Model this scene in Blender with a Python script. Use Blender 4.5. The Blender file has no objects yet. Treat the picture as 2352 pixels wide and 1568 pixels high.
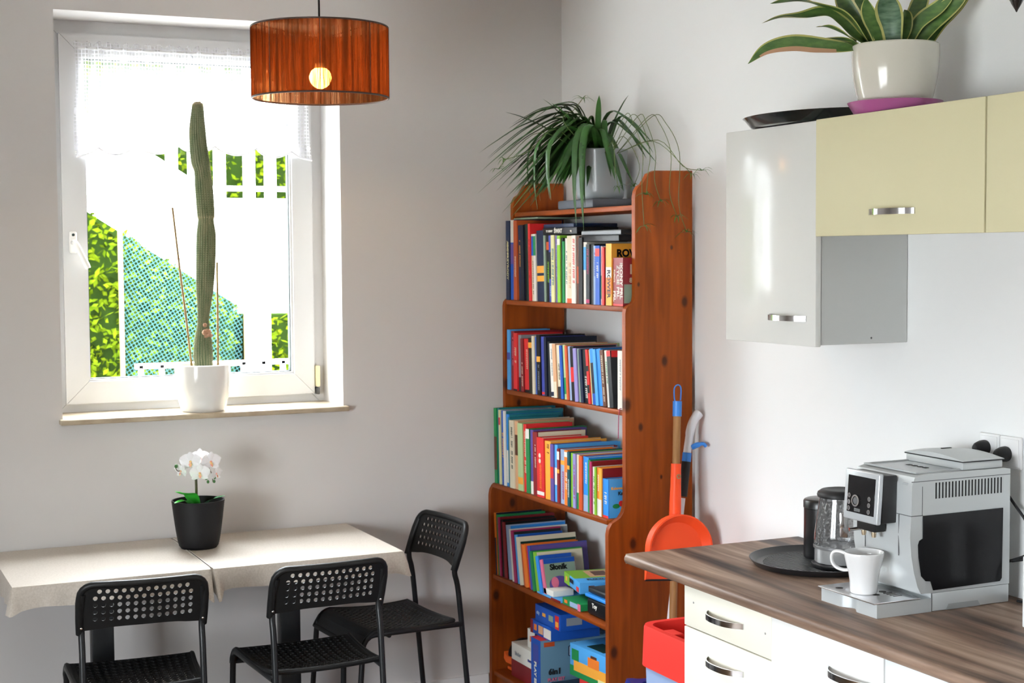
import bpy, bmesh, math, random
from mathutils import Vector, Matrix
R = math.radians
sc = bpy.context.scene
COL = sc.collection

# ---------------------------------------------------------------- camera
CAM = Vector((0, 0, 1.72))
def make_camera(f=3500.0, yaw=24.85, pitch=3.26, roll=-0.38):
    y, p, r = R(yaw), R(pitch), R(roll)
    fw = Vector((math.sin(y) * math.cos(p), math.cos(y) * math.cos(p), -math.sin(p)))
    r0 = Vector((math.cos(y), -math.sin(y), 0)); u0 = r0.cross(fw)
    rt = math.cos(r) * r0 + math.sin(r) * u0; up = -math.sin(r) * r0 + math.cos(r) * u0
    cd = bpy.data.cameras.new('camera'); cd.sensor_width = 36; cd.sensor_fit = 'HORIZONTAL'
    cd.lens = f / 2352 * 36; cd.clip_start = 0.05; cd.clip_end = 200
    cd.dof.use_dof = True; cd.dof.focus_distance = 3.6; cd.dof.aperture_fstop = 11.0
    o = bpy.data.objects.new('camera', cd); COL.objects.link(o)
    m = Matrix.Identity(4)
    for i, c in enumerate((rt, up, -fw, CAM)):
        for k in range(3): m[k][i] = c[k]
    o.matrix_world = m; sc.camera = o
make_camera()

# ---------------------------------------------------------------- sky and daylight
SKY = 78.0          # zenith of an overcast sky; a third of it at the horizon
w = bpy.data.worlds.new('sky'); sc.world = w; w.use_nodes = True
nt = w.node_tree; nt.nodes.clear()
bg = nt.nodes.new('ShaderNodeBackground'); out = nt.nodes.new('ShaderNodeOutputWorld')
bg.inputs[0].default_value = (0.925, 0.965, 1.03, 1); bg.inputs[1].default_value = SKY
tcw = nt.nodes.new('ShaderNodeTexCoord'); sxw = nt.nodes.new('ShaderNodeSeparateXYZ'); nt.links.new(tcw.outputs['Generated'], sxw.inputs[0])
cl0 = nt.nodes.new('ShaderNodeMath'); cl0.operation = 'MAXIMUM'; cl0.inputs[1].default_value = 0.0; nt.links.new(sxw.outputs[2], cl0.inputs[0])
grd = nt.nodes.new('ShaderNodeMath'); grd.operation = 'MULTIPLY_ADD'; grd.inputs[1].default_value = SKY*2/3; grd.inputs[2].default_value = SKY/3
nt.links.new(cl0.outputs[0], grd.inputs[0]); nt.links.new(grd.outputs[0], bg.inputs[1])
nt.links.new(bg.outputs[0], out.inputs[0])

def portal(name, loc, rot, sx, sy):
    l = bpy.data.lights.new(name, 'AREA'); l.shape = 'RECTANGLE'; l.size = sx; l.size_y = sy
    l.energy = 0.0
    l.cycles.is_portal = True
    o = bpy.data.objects.new(name, l); COL.objects.link(o); o.location = loc; o.rotation_euler = rot
portal('daylight_window', (1.285, 5.64, 1.855), (R(-90), 0, 0), 0.80, 1.20)
portal('fill_window_portal', (-1.62, 1.7, 1.2), (0, R(-90), 0), 1.3, 2.0)  # portal for the added, unseen side window that supplies fill light

vs = sc.view_settings
vs.view_transform = 'Standard'; vs.look = 'None'; vs.gamma = 1.0; vs.use_curve_mapping = False
vs.exposure = 0.18
sc.render.film_transparent = False

# ---------------------------------------------------------------- helpers
ORG = {}
def lin(c):
    if isinstance(c, str):
        c = c.lstrip('#'); c = [int(c[i:i+2], 16) / 255 for i in (0, 2, 4)]
        return tuple(x / 12.92 if x <= .04045 else ((x + .055) / 1.055) ** 2.4 for x in c)
    return tuple(c)
MATS = {}
def mat(name, col, rough=.5, metal=0., spec=.5, coat=0., noise=None, bump=None, trans=0., sss=0., emit=0.):
    """noise = (scale, second colour, stretch xyz); bump = (scale, strength)"""
    if name in MATS: return MATS[name]
    m = bpy.data.materials.new(name); m.use_nodes = True; MATS[name] = m
    t = m.node_tree; b = t.nodes['Principled BSDF']
    c = lin(col); b.inputs['Base Color'].default_value = (*c, 1)
    b.inputs['Roughness'].default_value = rough; b.inputs['Metallic'].default_value = metal
    b.inputs['Specular IOR Level'].default_value = spec
    b.inputs['Coat Weight'].default_value = coat; b.inputs['Coat Roughness'].default_value = .08
    if trans: b.inputs['Transmission Weight'].default_value = trans
    if emit: b.inputs['Emission Color'].default_value = (*c, 1); b.inputs['Emission Strength'].default_value = emit
    if noise or bump:
        tc = t.nodes.new('ShaderNodeTexCoord')
    if noise:
        sca, c2, st = noise
        mp = t.nodes.new('ShaderNodeMapping'); mp.inputs['Scale'].default_value = st
        nz = t.nodes.new('ShaderNodeTexNoise'); nz.inputs['Scale'].default_value = sca; nz.inputs['Detail'].default_value = 4
        mx = t.nodes.new('ShaderNodeMix'); mx.data_type = 'RGBA'
        mx.inputs[6].default_value = (*c, 1); mx.inputs[7].default_value = (*lin(c2), 1)
        rp = t.nodes.new('ShaderNodeValToRGB'); rp.color_ramp.elements[0].position = .35; rp.color_ramp.elements[1].position = .65
        t.links.new(tc.outputs['Object'], mp.inputs[0]); t.links.new(mp.outputs[0], nz.inputs['Vector'])
        t.links.new(nz.outputs[0], rp.inputs[0]); t.links.new(rp.outputs[0], mx.inputs[0]); t.links.new(mx.outputs[2], b.inputs['Base Color'])
    if bump:
        n2 = t.nodes.new('ShaderNodeTexNoise'); n2.inputs['Scale'].default_value = bump[0]; n2.inputs['Detail'].default_value = 3
        bp = t.nodes.new('ShaderNodeBump'); bp.inputs['Strength'].default_value = bump[1]; bp.inputs['Distance'].default_value = .002
        t.links.new(tc.outputs['Object'], n2.inputs['Vector']); t.links.new(n2.outputs[0], bp.inputs['Height']); t.links.new(bp.outputs[0], b.inputs['Normal'])
    return m

def N(t, kind, **kw):
    n = t.nodes.new(kind)
    for k, v in kw.items(): setattr(n, k, v)
    return n

def wood(name, light, dark, axis, rough=.45, scale=1., knots=(), knot_axis=(0, 2), coat=0.):
    """grain runs along axis; knots = points (a, b, radius) in the object's plane knot_axis"""
    if name in MATS: return MATS[name]
    m = bpy.data.materials.new(name); m.use_nodes = True; MATS[name] = m
    t = m.node_tree; b = t.nodes['Principled BSDF']; L = t.links.new
    tc = N(t, 'ShaderNodeTexCoord'); mp = N(t, 'ShaderNodeMapping')
    st = [14 * scale] * 3; st[axis] = 1.1 * scale; mp.inputs['Scale'].default_value = st
    n1 = N(t, 'ShaderNodeTexNoise'); n1.inputs['Scale'].default_value = 2.2; n1.inputs['Detail'].default_value = 6; n1.inputs['Distortion'].default_value = .6
    rp = N(t, 'ShaderNodeValToRGB'); e = rp.color_ramp.elements
    e[0].position = .3; e[0].color = (*lin(dark), 1); e[1].position = .7; e[1].color = (*lin(light), 1)
    L(tc.outputs['Object'], mp.inputs[0]); L(mp.outputs[0], n1.inputs['Vector']); L(n1.outputs[0], rp.inputs[0])
    col = rp.outputs[0]
    if knots:
        sx = N(t, 'ShaderNodeSeparateXYZ'); L(tc.outputs['Object'], sx.inputs[0])
        for (a, bb, rr) in knots:
            cb = N(t, 'ShaderNodeCombineXYZ')
            for i, (k, v, s) in enumerate(((knot_axis[0], a, 1.0), (knot_axis[1], bb, .62))):
                su = N(t, 'ShaderNodeMath', operation='SUBTRACT'); su.inputs[1].default_value = v
                mu = N(t, 'ShaderNodeMath', operation='MULTIPLY'); mu.inputs[1].default_value = s
                L(sx.outputs[k], su.inputs[0]); L(su.outputs[0], mu.inputs[0]); L(mu.outputs[0], cb.inputs[i])
            ln = N(t, 'ShaderNodeVectorMath', operation='LENGTH'); L(cb.outputs[0], ln.inputs[0])
            mr = N(t, 'ShaderNodeMapRange'); mr.inputs[1].default_value = rr * .55; mr.inputs[2].default_value = rr * 1.25
            mr.inputs[3].default_value = .85; mr.inputs[4].default_value = 0; L(ln.outputs['Value'], mr.inputs[0])
            mx = N(t, 'ShaderNodeMix', data_type='RGBA'); mx.inputs[7].default_value = (*lin('2e130a'), 1)
            L(mr.outputs[0], mx.inputs[0]); L(col, mx.inputs[6]); col = mx.outputs[2]
    L(col, b.inputs['Base Color']); b.inputs['Roughness'].default_value = rough; b.inputs['Specular IOR Level'].default_value = .2
    b.inputs['Coat Weight'].default_value = coat; b.inputs['Coat Roughness'].default_value = .2
    bp = N(t, 'ShaderNodeBump'); bp.inputs['Strength'].default_value = .12; bp.inputs['Distance'].default_value = .001
    L(n1.outputs[0], bp.inputs['Height']); L(bp.outputs[0], b.inputs['Normal'])
    return m

class MB:
    def __init__(s): s.v = []; s.f = []; s.m = []
    def add(s, vs, fs, mi=0, M=None):
        o = len(s.v)
        s.v += [tuple(M @ Vector(p)) for p in vs] if M else [tuple(p) for p in vs]
        s.f += [tuple(i + o for i in f) for f in fs]; s.m += [mi] * len(fs)
        return s
    def box(s, x0, x1, y0, y1, z0, z1, mi=0, M=None):
        return s.add([(x0,y0,z0),(x1,y0,z0),(x1,y1,z0),(x0,y1,z0),(x0,y0,z1),(x1,y0,z1),(x1,y1,z1),(x0,y1,z1)],
                     [(3,2,1,0),(4,5,6,7),(0,1,5,4),(1,2,6,5),(2,3,7,6),(3,0,4,7)], mi, M)
    def rbox(s, x0, x1, y0, y1, z0, z1, r=.004, seg=2, mi=0, M=None):
        bm = bmesh.new(); bmesh.ops.create_cube(bm, size=1)
        for v in bm.verts: v.co = ((x0+x1)/2 + v.co.x*(x1-x0), (y0+y1)/2 + v.co.y*(y1-y0), (z0+z1)/2 + v.co.z*(z1-z0))
        bmesh.ops.bevel(bm, geom=bm.edges[:], offset=min(r, .49*min(x1-x0, y1-y0, z1-z0)), segments=seg, profile=.5, affect='EDGES')
        bm.verts.index_update()
        s.add([v.co[:] for v in bm.verts], [[v.index for v in f.verts] for f in bm.faces], mi, M); bm.free(); return s
    def lathe(s, prof, n=32, c=(0,0,0), mi=0, M=None, cap0=False, cap1=False, a0=0., a1=None, wob=None):
        full = a1 is None; a1 = 2*math.pi if full else a1
        k = n if full else n + 1; vs = []
        for (r, z) in prof:
            for i in range(k):
                a = a0 + (a1-a0)*i/n; rr = r*(1 + (wob(a, z) if wob else 0))
                vs.append((c[0]+rr*math.cos(a), c[1]+rr*math.sin(a), c[2]+z))
        fs = []
        for j in range(len(prof)-1):
            for i in range(n):
                i2 = (i+1) % k
                fs.append((j*k+i, j*k+i2, (j+1)*k+i2, (j+1)*k+i))
        if cap0: fs.append(tuple(reversed(range(k))))
        if cap1: fs.append(tuple(range((len(prof)-1)*k, len(prof)*k)))
        return s.add(vs, fs, mi, M)
    def tube(s, pts, r, n=8, mi=0, M=None, closed=False, cap=True):
        pts = [Vector(p) for p in pts]; k = len(pts); vs = []; fs = []
        rs = r if isinstance(r, (list, tuple)) else [r]*k
        up = None
        for i, p in enumerate(pts):
            a = pts[(i-1) % k] if closed or i > 0 else p; b = pts[(i+1) % k] if closed or i < k-1 else p
            d = (b-a).normalized()
            if up is None: up = Vector((0,0,1)) if abs(d.z) < .9 else Vector((1,0,0))
            x = d.cross(up)
            if x.length < 1e-5: x = d.orthogonal()
            x.normalize(); up = x.cross(d).normalized()
            for j in range(n):
                t = 2*math.pi*j/n; q = p + rs[i]*(math.cos(t)*x + math.sin(t)*up); vs.append(q[:])
        for i in range(k if closed else k-1):
            for j in range(n):
                i2 = (i+1) % k
                fs.append((i*n+j, i*n+(j+1) % n, i2*n+(j+1) % n, i2*n+j))
        if cap and not closed: fs += [tuple(range(n)), tuple(reversed(range((k-1)*n, k*n)))]
        return s.add(vs, fs, mi, M)
    def prism(s, poly, d0, d1, axis='y', mi=0, M=None):
        """poly 2-D points in the other two axes (in xyz order), extruded from d0 to d1"""
        def P(a, b, d): return {'x': (d,a,b), 'y': (a,d,b), 'z': (a,b,d)}[axis]
        n = len(poly)
        vs = [P(a,b,d0) for a,b in poly] + [P(a,b,d1) for a,b in poly]
        fs = [tuple(range(n)), tuple(reversed(range(n, 2*n)))] + [(i, (i+1) % n + 0, (i+1) % n + n, i+n) for i in range(n)]
        return s.add(vs, fs, mi, M)
    def ball(s, c, rx, ry=None, rz=None, n=12, mi=0, M=None):
        ry = ry or rx; rz = rz or rx; h = max(4, n//2)
        prof = [(max(1e-4, math.sin(math.pi*j/h)), -math.cos(math.pi*j/h)) for j in range(h+1)]
        vs = []; fs = []
        for r, z in prof:
            for i in range(n):
                a = 2*math.pi*i/n; vs.append((c[0]+rx*r*math.cos(a), c[1]+ry*r*math.sin(a), c[2]+rz*z))
        for j in range(h):
            for i in range(n): fs.append((j*n+i, j*n+(i+1) % n, (j+1)*n+(i+1) % n, (j+1)*n+i))
        return s.add(vs, fs, mi, M)
    def build(s, name, mats, parent=None, smooth=38, local=False):
        o_ = Vector((0,0,0)) if local else (ORG.get(parent.name, Vector((0,0,0))) if parent else Vector((0,0,0)))
        me = bpy.data.meshes.new(name)
        me.from_pydata([(x-o_.x, y-o_.y, z-o_.z) for x, y, z in s.v], [], s.f)
        mats = mats if isinstance(mats, (list, tuple)) else [mats]
        for m in mats: me.materials.append(m)
        if len(mats) > 1: me.polygons.foreach_set('material_index', s.m)
        bm = bmesh.new(); bm.from_mesh(me); bmesh.ops.recalc_face_normals(bm, faces=bm.faces[:]); bm.to_mesh(me); bm.free()
        if smooth:
            me.polygons.foreach_set('use_smooth', [True]*len(me.polygons)); me.set_sharp_from_angle(angle=R(smooth))
        me.update()
        o = bpy.data.objects.new(name, me); COL.objects.link(o)
        if parent: o.parent = parent
        ORG[o.name] = o_.copy()
        return o

def tag(o, label=None, cat=None, group=None, kind=None):
    for k, v in (('label', label), ('category', cat), ('group', group), ('kind', kind)):
        if v: o[k] = v
    return o
def thing(name, label, cat, loc=(0,0,0), rz=0., group=None):
    o = bpy.data.objects.new(name, None); COL.objects.link(o); o.empty_display_size = .05
    o.location = loc; o.rotation_euler = (0,0,rz); ORG[o.name] = Vector(loc)
    return tag(o, label, cat, group)
def copy_tree(o, parent=None):
    c = o.copy(); COL.objects.link(c); c.parent = parent
    for ch in o.children: copy_tree(ch, c)
    return c
def struct(o): o['kind'] = 'structure'; return o

def text(name, s, size, m, parent, loc, right, up, extr=.0003, align='CENTER', bold=0., maxw=None):
    cu = bpy.data.curves.new(name, 'FONT'); cu.body = s; cu.size = size; cu.extrude = extr
    cu.align_x = align; cu.align_y = 'CENTER'; cu.offset = bold; cu.resolution_u = 3
    t = bpy.data.objects.new(name, cu); COL.objects.link(t)
    bpy.context.view_layer.update()
    dg = bpy.context.evaluated_depsgraph_get(); me = bpy.data.meshes.new_from_object(t.evaluated_get(dg))
    bpy.data.objects.remove(t); bpy.data.curves.remove(cu)
    xs = [v.co.x for v in me.vertices]
    k = 1.0
    if maxw and xs and (max(xs)-min(xs)) > maxw: k = maxw/(max(xs)-min(xs))
    r_, u_ = Vector(right), Vector(up); n_ = r_.cross(u_)
    M = Matrix.Identity(4)
    o_ = ORG.get(parent.name, Vector((0,0,0)))
    for i, c in enumerate((r_*k, u_, n_, Vector(loc)-o_)):
        for j in range(3): M[j][i] = c[j]
    me.transform(M); me.materials.clear(); me.materials.append(m)
    o = bpy.data.objects.new(name, me); COL.objects.link(o); o.parent = parent; ORG[o.name] = o_.copy()
    return o

def smoothpath(pts, k=6):
    """Catmull-Rom through pts"""
    P = [Vector(p) for p in pts]; P = [2*P[0]-P[1]] + P + [2*P[-1]-P[-2]]; o = []
    for i in range(1, len(P)-2):
        a, b, c, d = P[i-1:i+3]
        for j in range(k):
            t = j/k
            o.append(.5*((2*b) + (c-a)*t + (2*a-5*b+4*c-d)*t*t + (3*b-a-3*c+d)*t**3))
    o.append(P[-2]); return o

# ---------------------------------------------------------------- base materials
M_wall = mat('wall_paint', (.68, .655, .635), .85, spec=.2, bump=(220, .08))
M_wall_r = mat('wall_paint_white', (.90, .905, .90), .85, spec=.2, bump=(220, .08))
M_ceil = mat('ceiling_paint', (.82, .82, .81), .9, spec=.2)
M_floor = wood('floor_laminate', '6a5138', '4c3824', 1, rough=.4)
M_pvc = mat('window_pvc', (.70, .70, .70), .32, spec=.4)
M_white = mat('white_paint', (.85, .85, .84), .5)
M_black = mat('black_plastic', (.010, .010, .011), .45, spec=.3)
M_blackm = mat('black_steel', (.011, .012, .013), .36, spec=.35)
M_chrome = mat('chrome', (.62, .62, .63), .12, metal=1.)
M_steel = mat('brushed_steel', (.80, .80, .81), .24, metal=1.)
M_ceramic = mat('white_ceramic', (.84, .83, .80), .12, spec=.5, coat=.5)

XW, YW, CH = 2.696, 5.344, 2.75      # kitchen wall plane, window wall plane, ceiling
XL, YB = -1.6, -1.5

# ---------------------------------------------------------------- room shell
struct(MB().box(XL-.3, XW+.3, YB-.3, YW+.3, -.1, 0).build('floor', M_floor))
struct(MB().box(XL-.3, XW+.3, YB-.3, YW+.35, CH, CH+.2).build('ceiling', M_ceil))
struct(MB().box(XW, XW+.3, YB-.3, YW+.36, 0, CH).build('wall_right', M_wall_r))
WX0, WX1, WZ0, WZ1 = .783, 1.787, 1.150, 2.554
def wall_with_hole(name, axis, a0, a1, d0, d1, h):
    """wall in the plane across `axis`; a = along, h = (a0, a1, z0, z1) opening"""
    b = MB()
    for (p, q, z0, z1) in ((a0, h[0], 0, CH), (h[1], a1, 0, CH), (h[0], h[1], 0, h[2]), (h[0], h[1], h[3], CH)):
        if q-p > 1e-4 and z1-z0 > 1e-4:
            if axis == 'y': b.box(p, q, d0, d1, z0, z1)
            else: b.box(d0, d1, p, q, z0, z1)
    return struct(b.build(name, M_wall, smooth=0))
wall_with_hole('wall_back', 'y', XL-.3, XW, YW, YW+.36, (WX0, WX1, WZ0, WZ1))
wall_with_hole('wall_left', 'x', YB, YW, XL-.3, XL, (.7, 2.7, .55, 1.85))  # opening made for the added fill-light window, out of view
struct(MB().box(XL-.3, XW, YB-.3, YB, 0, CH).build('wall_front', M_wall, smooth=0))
struct(MB().box(XL, 2.36, YW-.013, YW, 0, .098).build('baseboard_back', M_white))
struct(MB().box(XW-.013, XW, 3.5, YW-.013, 0, .098).build('baseboard_right', M_white))

# window: fixed frame, sash, glazing bead, pane, handle, hinge
M_glass = bpy.data.materials.new('window_glass'); M_glass.use_nodes = True
t = M_glass.node_tree; t.nodes.clear()
tr = N(t, 'ShaderNodeBsdfTransparent'); tr.inputs[0].default_value = (.97, .985, .98, 1)
gl = N(t, 'ShaderNodeBsdfGlossy'); gl.inputs['Roughness'].default_value = .02
lw = N(t, 'ShaderNodeLayerWeight'); lw.inputs[0].default_value = .25
mu = N(t, 'ShaderNodeMath', operation='MULTIPLY'); mu.inputs[1].default_value = .35
ms = N(t, 'ShaderNodeMixShader'); om = N(t, 'ShaderNodeOutputMaterial')
t.links.new(lw.outputs['Fresnel'], mu.inputs[0]); t.links.new(mu.outputs[0], ms.inputs[0])
t.links.new(tr.outputs[0], ms.inputs[1]); t.links.new(gl.outputs[0], ms.inputs[2]); t.links.new(ms.outputs[0], om.inputs[0])

def ring_frame(b, x0, x1, z0, z1, wL, wR, wB, wT, y0, y1, mitre=True):
    """four mitred profiles round an opening, with rounded inner edge"""
    o = [(x0,z0),(x1,z0),(x1,z1),(x0,z1)]; i = [(x0+wL,z0+wB),(x1-wR,z0+wB),(x1-wR,z1-wT),(x0+wL,z1-wT)]
    g = .0007
    for k in range(4):
        a, c_, d, e = Vector(o[k]), Vector(o[(k+1) % 4]), Vector(i[(k+1) % 4]), Vector(i[k])
        dirv = (c_-a).normalized()
        a2, c2, d2, e2 = a+dirv*g, c_-dirv*g, d-dirv*g, e+dirv*g
        b.prism([tuple(a2), tuple(c2), tuple(d2), tuple(e2)], y0, y1, 'y')
win = struct(thing('window_1', 'white plastic tilt and turn window with one large pane', 'window', (1.285, 5.575, 1.17)))
del win['category']
b = MB(); ring_frame(b, WX0, WX1, WZ0, WZ1, .055, .055, .055, .06, 5.575, 5.645); b.build('window_frame', M_pvc, win, smooth=0)
b = MB(); ring_frame(b, .829, 1.745, 1.199, 2.508, .078, .078, .078, .078, 5.555, 5.63); sash = b.build('sash', M_pvc, win, smooth=0)
b = MB(); ring_frame(b, .906, 1.668, 1.276, 2.431, .009, .009, .009, .009, 5.563, 5.60); b.build('glazing_bead', M_pvc, sash, smooth=0)
M_gasket = mat('black_gasket', (.01, .02, .018), .7)
b = MB(); ring_frame(b, .9145, 1.6595, 1.2845, 2.4225, .0035, .0035, .0035, .0035, 5.572, 5.598); b.build('gasket', M_gasket, sash, smooth=0)
MB().box(.915, 1.659, 5.586, 5.590, 1.285, 2.422).build('pane', M_glass, sash, smooth=0)
M_handle = mat('handle_enamel', (.83, .82, .78), .3)
h = MB().rbox(.848, .876, 5.537, 5.556, 1.735, 1.812, .008, 3).build('handle_plate', M_handle, win)
MB().tube(smoothpath([(.862, 5.540, 1.772), (.862, 5.512, 1.772), (.868, 5.500, 1.762), (.885, 5.498, 1.725), (.905, 5.498, 1.682)], 5), [.010]*16+[.0105]*4+[.009], 10).build('handle_lever', M_handle, win)
MB().lathe([(.0, 0), (.005, .0), (.005, .003), (0, .003)], 12, M=Matrix.Translation((.862, 5.537, 1.80)) @ Matrix.Rotation(R(90), 4, 'X')).build('screw', M_gasket, win)
hg = MB().rbox(1.748, 1.762, 5.535, 5.575, 1.225, 1.305, .004, 2).build('hinge_cover', mat('hinge_cream', (.75, .66, .42), .4), win)
MB().rbox(1.749, 1.761, 5.538, 5.575, 1.196, 1.222, .003, 2).build('hinge_pin', mat('hinge_metal', (.12, .12, .12), .4, metal=.8), win)
M_stone = mat('sill_stone', (.50, .42, .30), .35, noise=(14, (.40, .32, .22), (1, 1, 1)))
sill = MB().rbox(WX0-.012, WX1+.014, YW-.035, 5.577, 1.150, 1.169, .005, 3).build('trim_1', M_stone); struct(sill)

# unseen side window, added and sized to bring fill light into the room
def added_window(name, axis, a0, a1, z0, z1, d0, d1, mull):
    w_ = struct(thing(name, 'unseen white framed two-light window added for fill light', 'window', ((a0+a1)/2, (d0+d1)/2, z0) if axis == 'y' else ((d0+d1)/2, (a0+a1)/2, z0)))
    del w_['category']
    def bx(p, q, zz0, zz1, nm):
        bb = MB()
        if axis == 'y': bb.box(p, q, d0, d1, zz0, zz1)
        else: bb.box(d0, d1, p, q, zz0, zz1)
        bb.build(nm, M_pvc, w_, smooth=0)
    bx(a0, a1, z0, z0+.07, 'rail'); bx(a0, a1, z1-.07, z1, 'rail')
    for k in range(mull+1):
        c = a0+.035+(a1-a0-.07)*k/mull; bx(c-.035, c+.035, z0+.07, z1-.07, 'stile')
    dm = (d0+d1)/2
    for k in range(mull):
        p = a0+.07+(a1-a0-.07)*k/mull; q = a0+(a1-a0-.07)*(k+1)/mull
        bb = MB()
        if axis == 'y': bb.box(p, q, dm-.003, dm+.003, z0+.07, z1-.07)
        else: bb.box(dm-.003, dm+.003, p, q, z0+.07, z1-.07)
        bb.build('pane', M_glass, w_, smooth=0)
added_window('fill_window', 'x', .7, 2.7, .55, 1.85, XL-.2, XL-.13, 2)

# ---------------------------------------------------------------- garden outside the window
M_render = mat('white_render', (.82, .82, .80), .9)
M_leafy = mat('hedge_leaf', (.042, .058, .002), .8, spec=0., noise=(9, (.024, .040, .0015), (1, 1, 1)))
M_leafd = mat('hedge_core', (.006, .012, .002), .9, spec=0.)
struct(MB().box(-30, 30, 5.75, 60, -.2, -.02).build('ground_outside', mat('pale_paving', (.6, .59, .56), .9)))
struct(MB().box(-30, -2.0, -30, 5.75, -.2, -.02).build('ground_garden', mat('pale_paving', (.6, .59, .56), .9)))
def hedge(name, label, poly, y0, y1, n, seed, group=None, size=.05):
    """poly: outline (x, z) of the hedge's face; leaves grow out of the core"""
    rnd = random.Random(seed)
    root = thing(name, label, 'hedge', (sum(p[0] for p in poly)/len(poly), (y0+y1)/2, min(p[1] for p in poly)), group=group)
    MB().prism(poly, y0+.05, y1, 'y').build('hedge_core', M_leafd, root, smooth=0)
    def inside(x, z):
        c = False; k = len(poly)
        for i in range(k):
            (x1, z1), (x2, z2) = poly[i], poly[i-1]
            if (z1 > z) != (z2 > z) and x < (x2-x1)*(z-z1)/(z2-z1)+x1: c = not c
        return c
    b = MB(); xs = [p[0] for p in poly]; zs = [p[1] for p in poly]; k = 0
    while k < n:
        x, z = rnd.uniform(min(xs), max(xs)), rnd.uniform(min(zs), max(zs))
        if not inside(x, z): continue
        k += 1
        c = Vector((x, y0+rnd.uniform(-.04, .05), z))
        d = Vector((rnd.uniform(-1, 1), rnd.uniform(-1, .1), rnd.uniform(-.5, 1))).normalized()*size*rnd.uniform(.7, 1.4)
        s_ = d.cross(Vector((rnd.uniform(-1, 1), rnd.uniform(-1, 1), rnd.uniform(-1, 1)))).normalized()*size*.3
        b.add([c-d*.5, c+s_, c+d*.6, c-s_], [(0, 1, 2, 3)])
    l = b.build('leaves', M_leafy, root, smooth=0); l['kind'] = 'stuff'
    return root
hedge('garden_hedge', 'long bright green hedge with sloping top outside the window', [(-.6, -.02), (2.42, -.02), (2.42, 1.43), (1.519, 2.007), (-.6, 3.35)], 9.3, 9.8, 9000, 1)
hedge('terrace_hedge', 'green hedge behind the white picket fence on upper terrace', [(1.2, 2.12), (6.5, 2.12), (6.5, 3.35), (1.2, 3.35)], 11.6, 12.1, 6000, 2)
hedge('low_hedge', 'low green hedge at lower right of the view outside', [(2.52, -.02), (4.2, -.02), (4.2, 1.33), (2.52, 1.35)], 9.45, 9.8, 3500, 3)
# rendered walls: sloping stair cheek and terrace wall
rw = thing('retaining_wall', 'white rendered retaining wall with sloping stair beside it', 'wall', (2.5, 10.6, 0))
MB().box(-4, 12, 10.9, 11.2, -.02, 2.14).build('wall_body', M_render, rw, smooth=0)
MB().prism([(-4, -.02), (3.3, -.02), (3.3, 1.30), (2.60, 2.12), (1.0, 3.10), (-4, 6.1)], 10.3, 10.6, 'y').build('stair_cheek', M_render, rw, smooth=0)
for k in range(14):
    x = 2.35 + k*.19 + (.03 if k % 3 == 0 else 0)
    if k == 0:
        fence = thing('picket_fence', 'white picket fence on top of the terrace wall', 'fence', (3.6, 11.05, 2.14))
        MB().box(2.0, 5.2, 11.03, 11.05, 2.20, 2.235).build('rail', M_render, fence, smooth=0)
        MB().box(2.0, 5.2, 11.03, 11.05, 2.95, 2.99).build('rail', M_render, fence, smooth=0)
    MB().box(x, x+.085, 11.05, 11.07, 2.14, 3.15).build('picket', M_render, fence, smooth=0)
# turquoise netting on posts in front of the hedge
M_net = bpy.data.materials.new('netting'); M_net.use_nodes = True
t = M_net.node_tree; t.nodes.clear()
tc = N(t, 'ShaderNodeTexCoord'); sx = N(t, 'ShaderNodeSeparateXYZ'); t.links.new(tc.outputs['Object'], sx.inputs[0])
facs = []
for (ca, cz) in ((1, .55), (.6, -1)):
    a1 = N(t, 'ShaderNodeMath', operation='MULTIPLY'); a1.inputs[1].default_value = ca*42; t.links.new(sx.outputs[0], a1.inputs[0])
    a2 = N(t, 'ShaderNodeMath', operation='MULTIPLY_ADD'); a2.inputs[1].default_value = cz*42; t.links.new(sx.outputs[2], a2.inputs[0]); t.links.new(a1.outputs[0], a2.inputs[2])
    fr = N(t, 'ShaderNodeMath', operation='FRACT'); t.links.new(a2.outputs[0], fr.inputs[0])
    lt = N(t, 'ShaderNodeMath', operation='LESS_THAN'); lt.inputs[1].default_value = .20; t.links.new(fr.outputs[0], lt.inputs[0]); facs.append(lt)
mxm = N(t, 'ShaderNodeMath', operation='MAXIMUM'); t.links.new(facs[0].outputs[0], mxm.inputs[0]); t.links.new(facs[1].outputs[0], mxm.inputs[1])
df = N(t, 'ShaderNodeBsdfDiffuse'); df.inputs[0].default_value = (.016, .042, .043, 1)
tr = N(t, 'ShaderNodeBsdfTransparent'); ms = N(t, 'ShaderNodeMixShader'); om = N(t, 'ShaderNodeOutputMaterial')
t.links.new(mxm.outputs[0], ms.inputs[0]); t.links.new(tr.outputs[0], ms.inputs[1]); t.links.new(df.outputs[0], ms.inputs[2]); t.links.new(ms.outputs[0], om.inputs[0])
net = thing('garden_net', 'turquoise garden netting stretched in front of the hedge', 'net', (2.05, 9.16, 0))
b = MB(); g = []
for i in range(13):
    for j in range(9):
        u = i/12; v = j/8; x = 1.70+.72*u; zt = 1.88-.655*(x-1.70)
        g.append((x, 9.16+.012*math.sin(7*u+5*v), .98+(zt-.98)*v))
b.add(g, [(i*9+j, (i+1)*9+j, (i+1)*9+j+1, i*9+j+1) for i in range(12) for j in range(8)]); b.build('netting', M_net, net)
for x, h in ((1.69, 1.95), (2.44, 1.45)):
    MB().rbox(x-.012, x+.012, 9.12, 9.155, -.02, h, .004).build('post', mat('post_wood', (.10, .062, .02), .8), net)
pan = tag(MB().rbox(2.395, 2.53, 8.9, 8.95, -.02, 1.42, .01).build('garden_gate_post', M_render), 'wide white post standing between the net and low hedge', 'post')
rl = thing('garden_railing', 'low white garden railing at the foot of the hedges', 'railing', (2.2, 8.8, 0))
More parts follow.
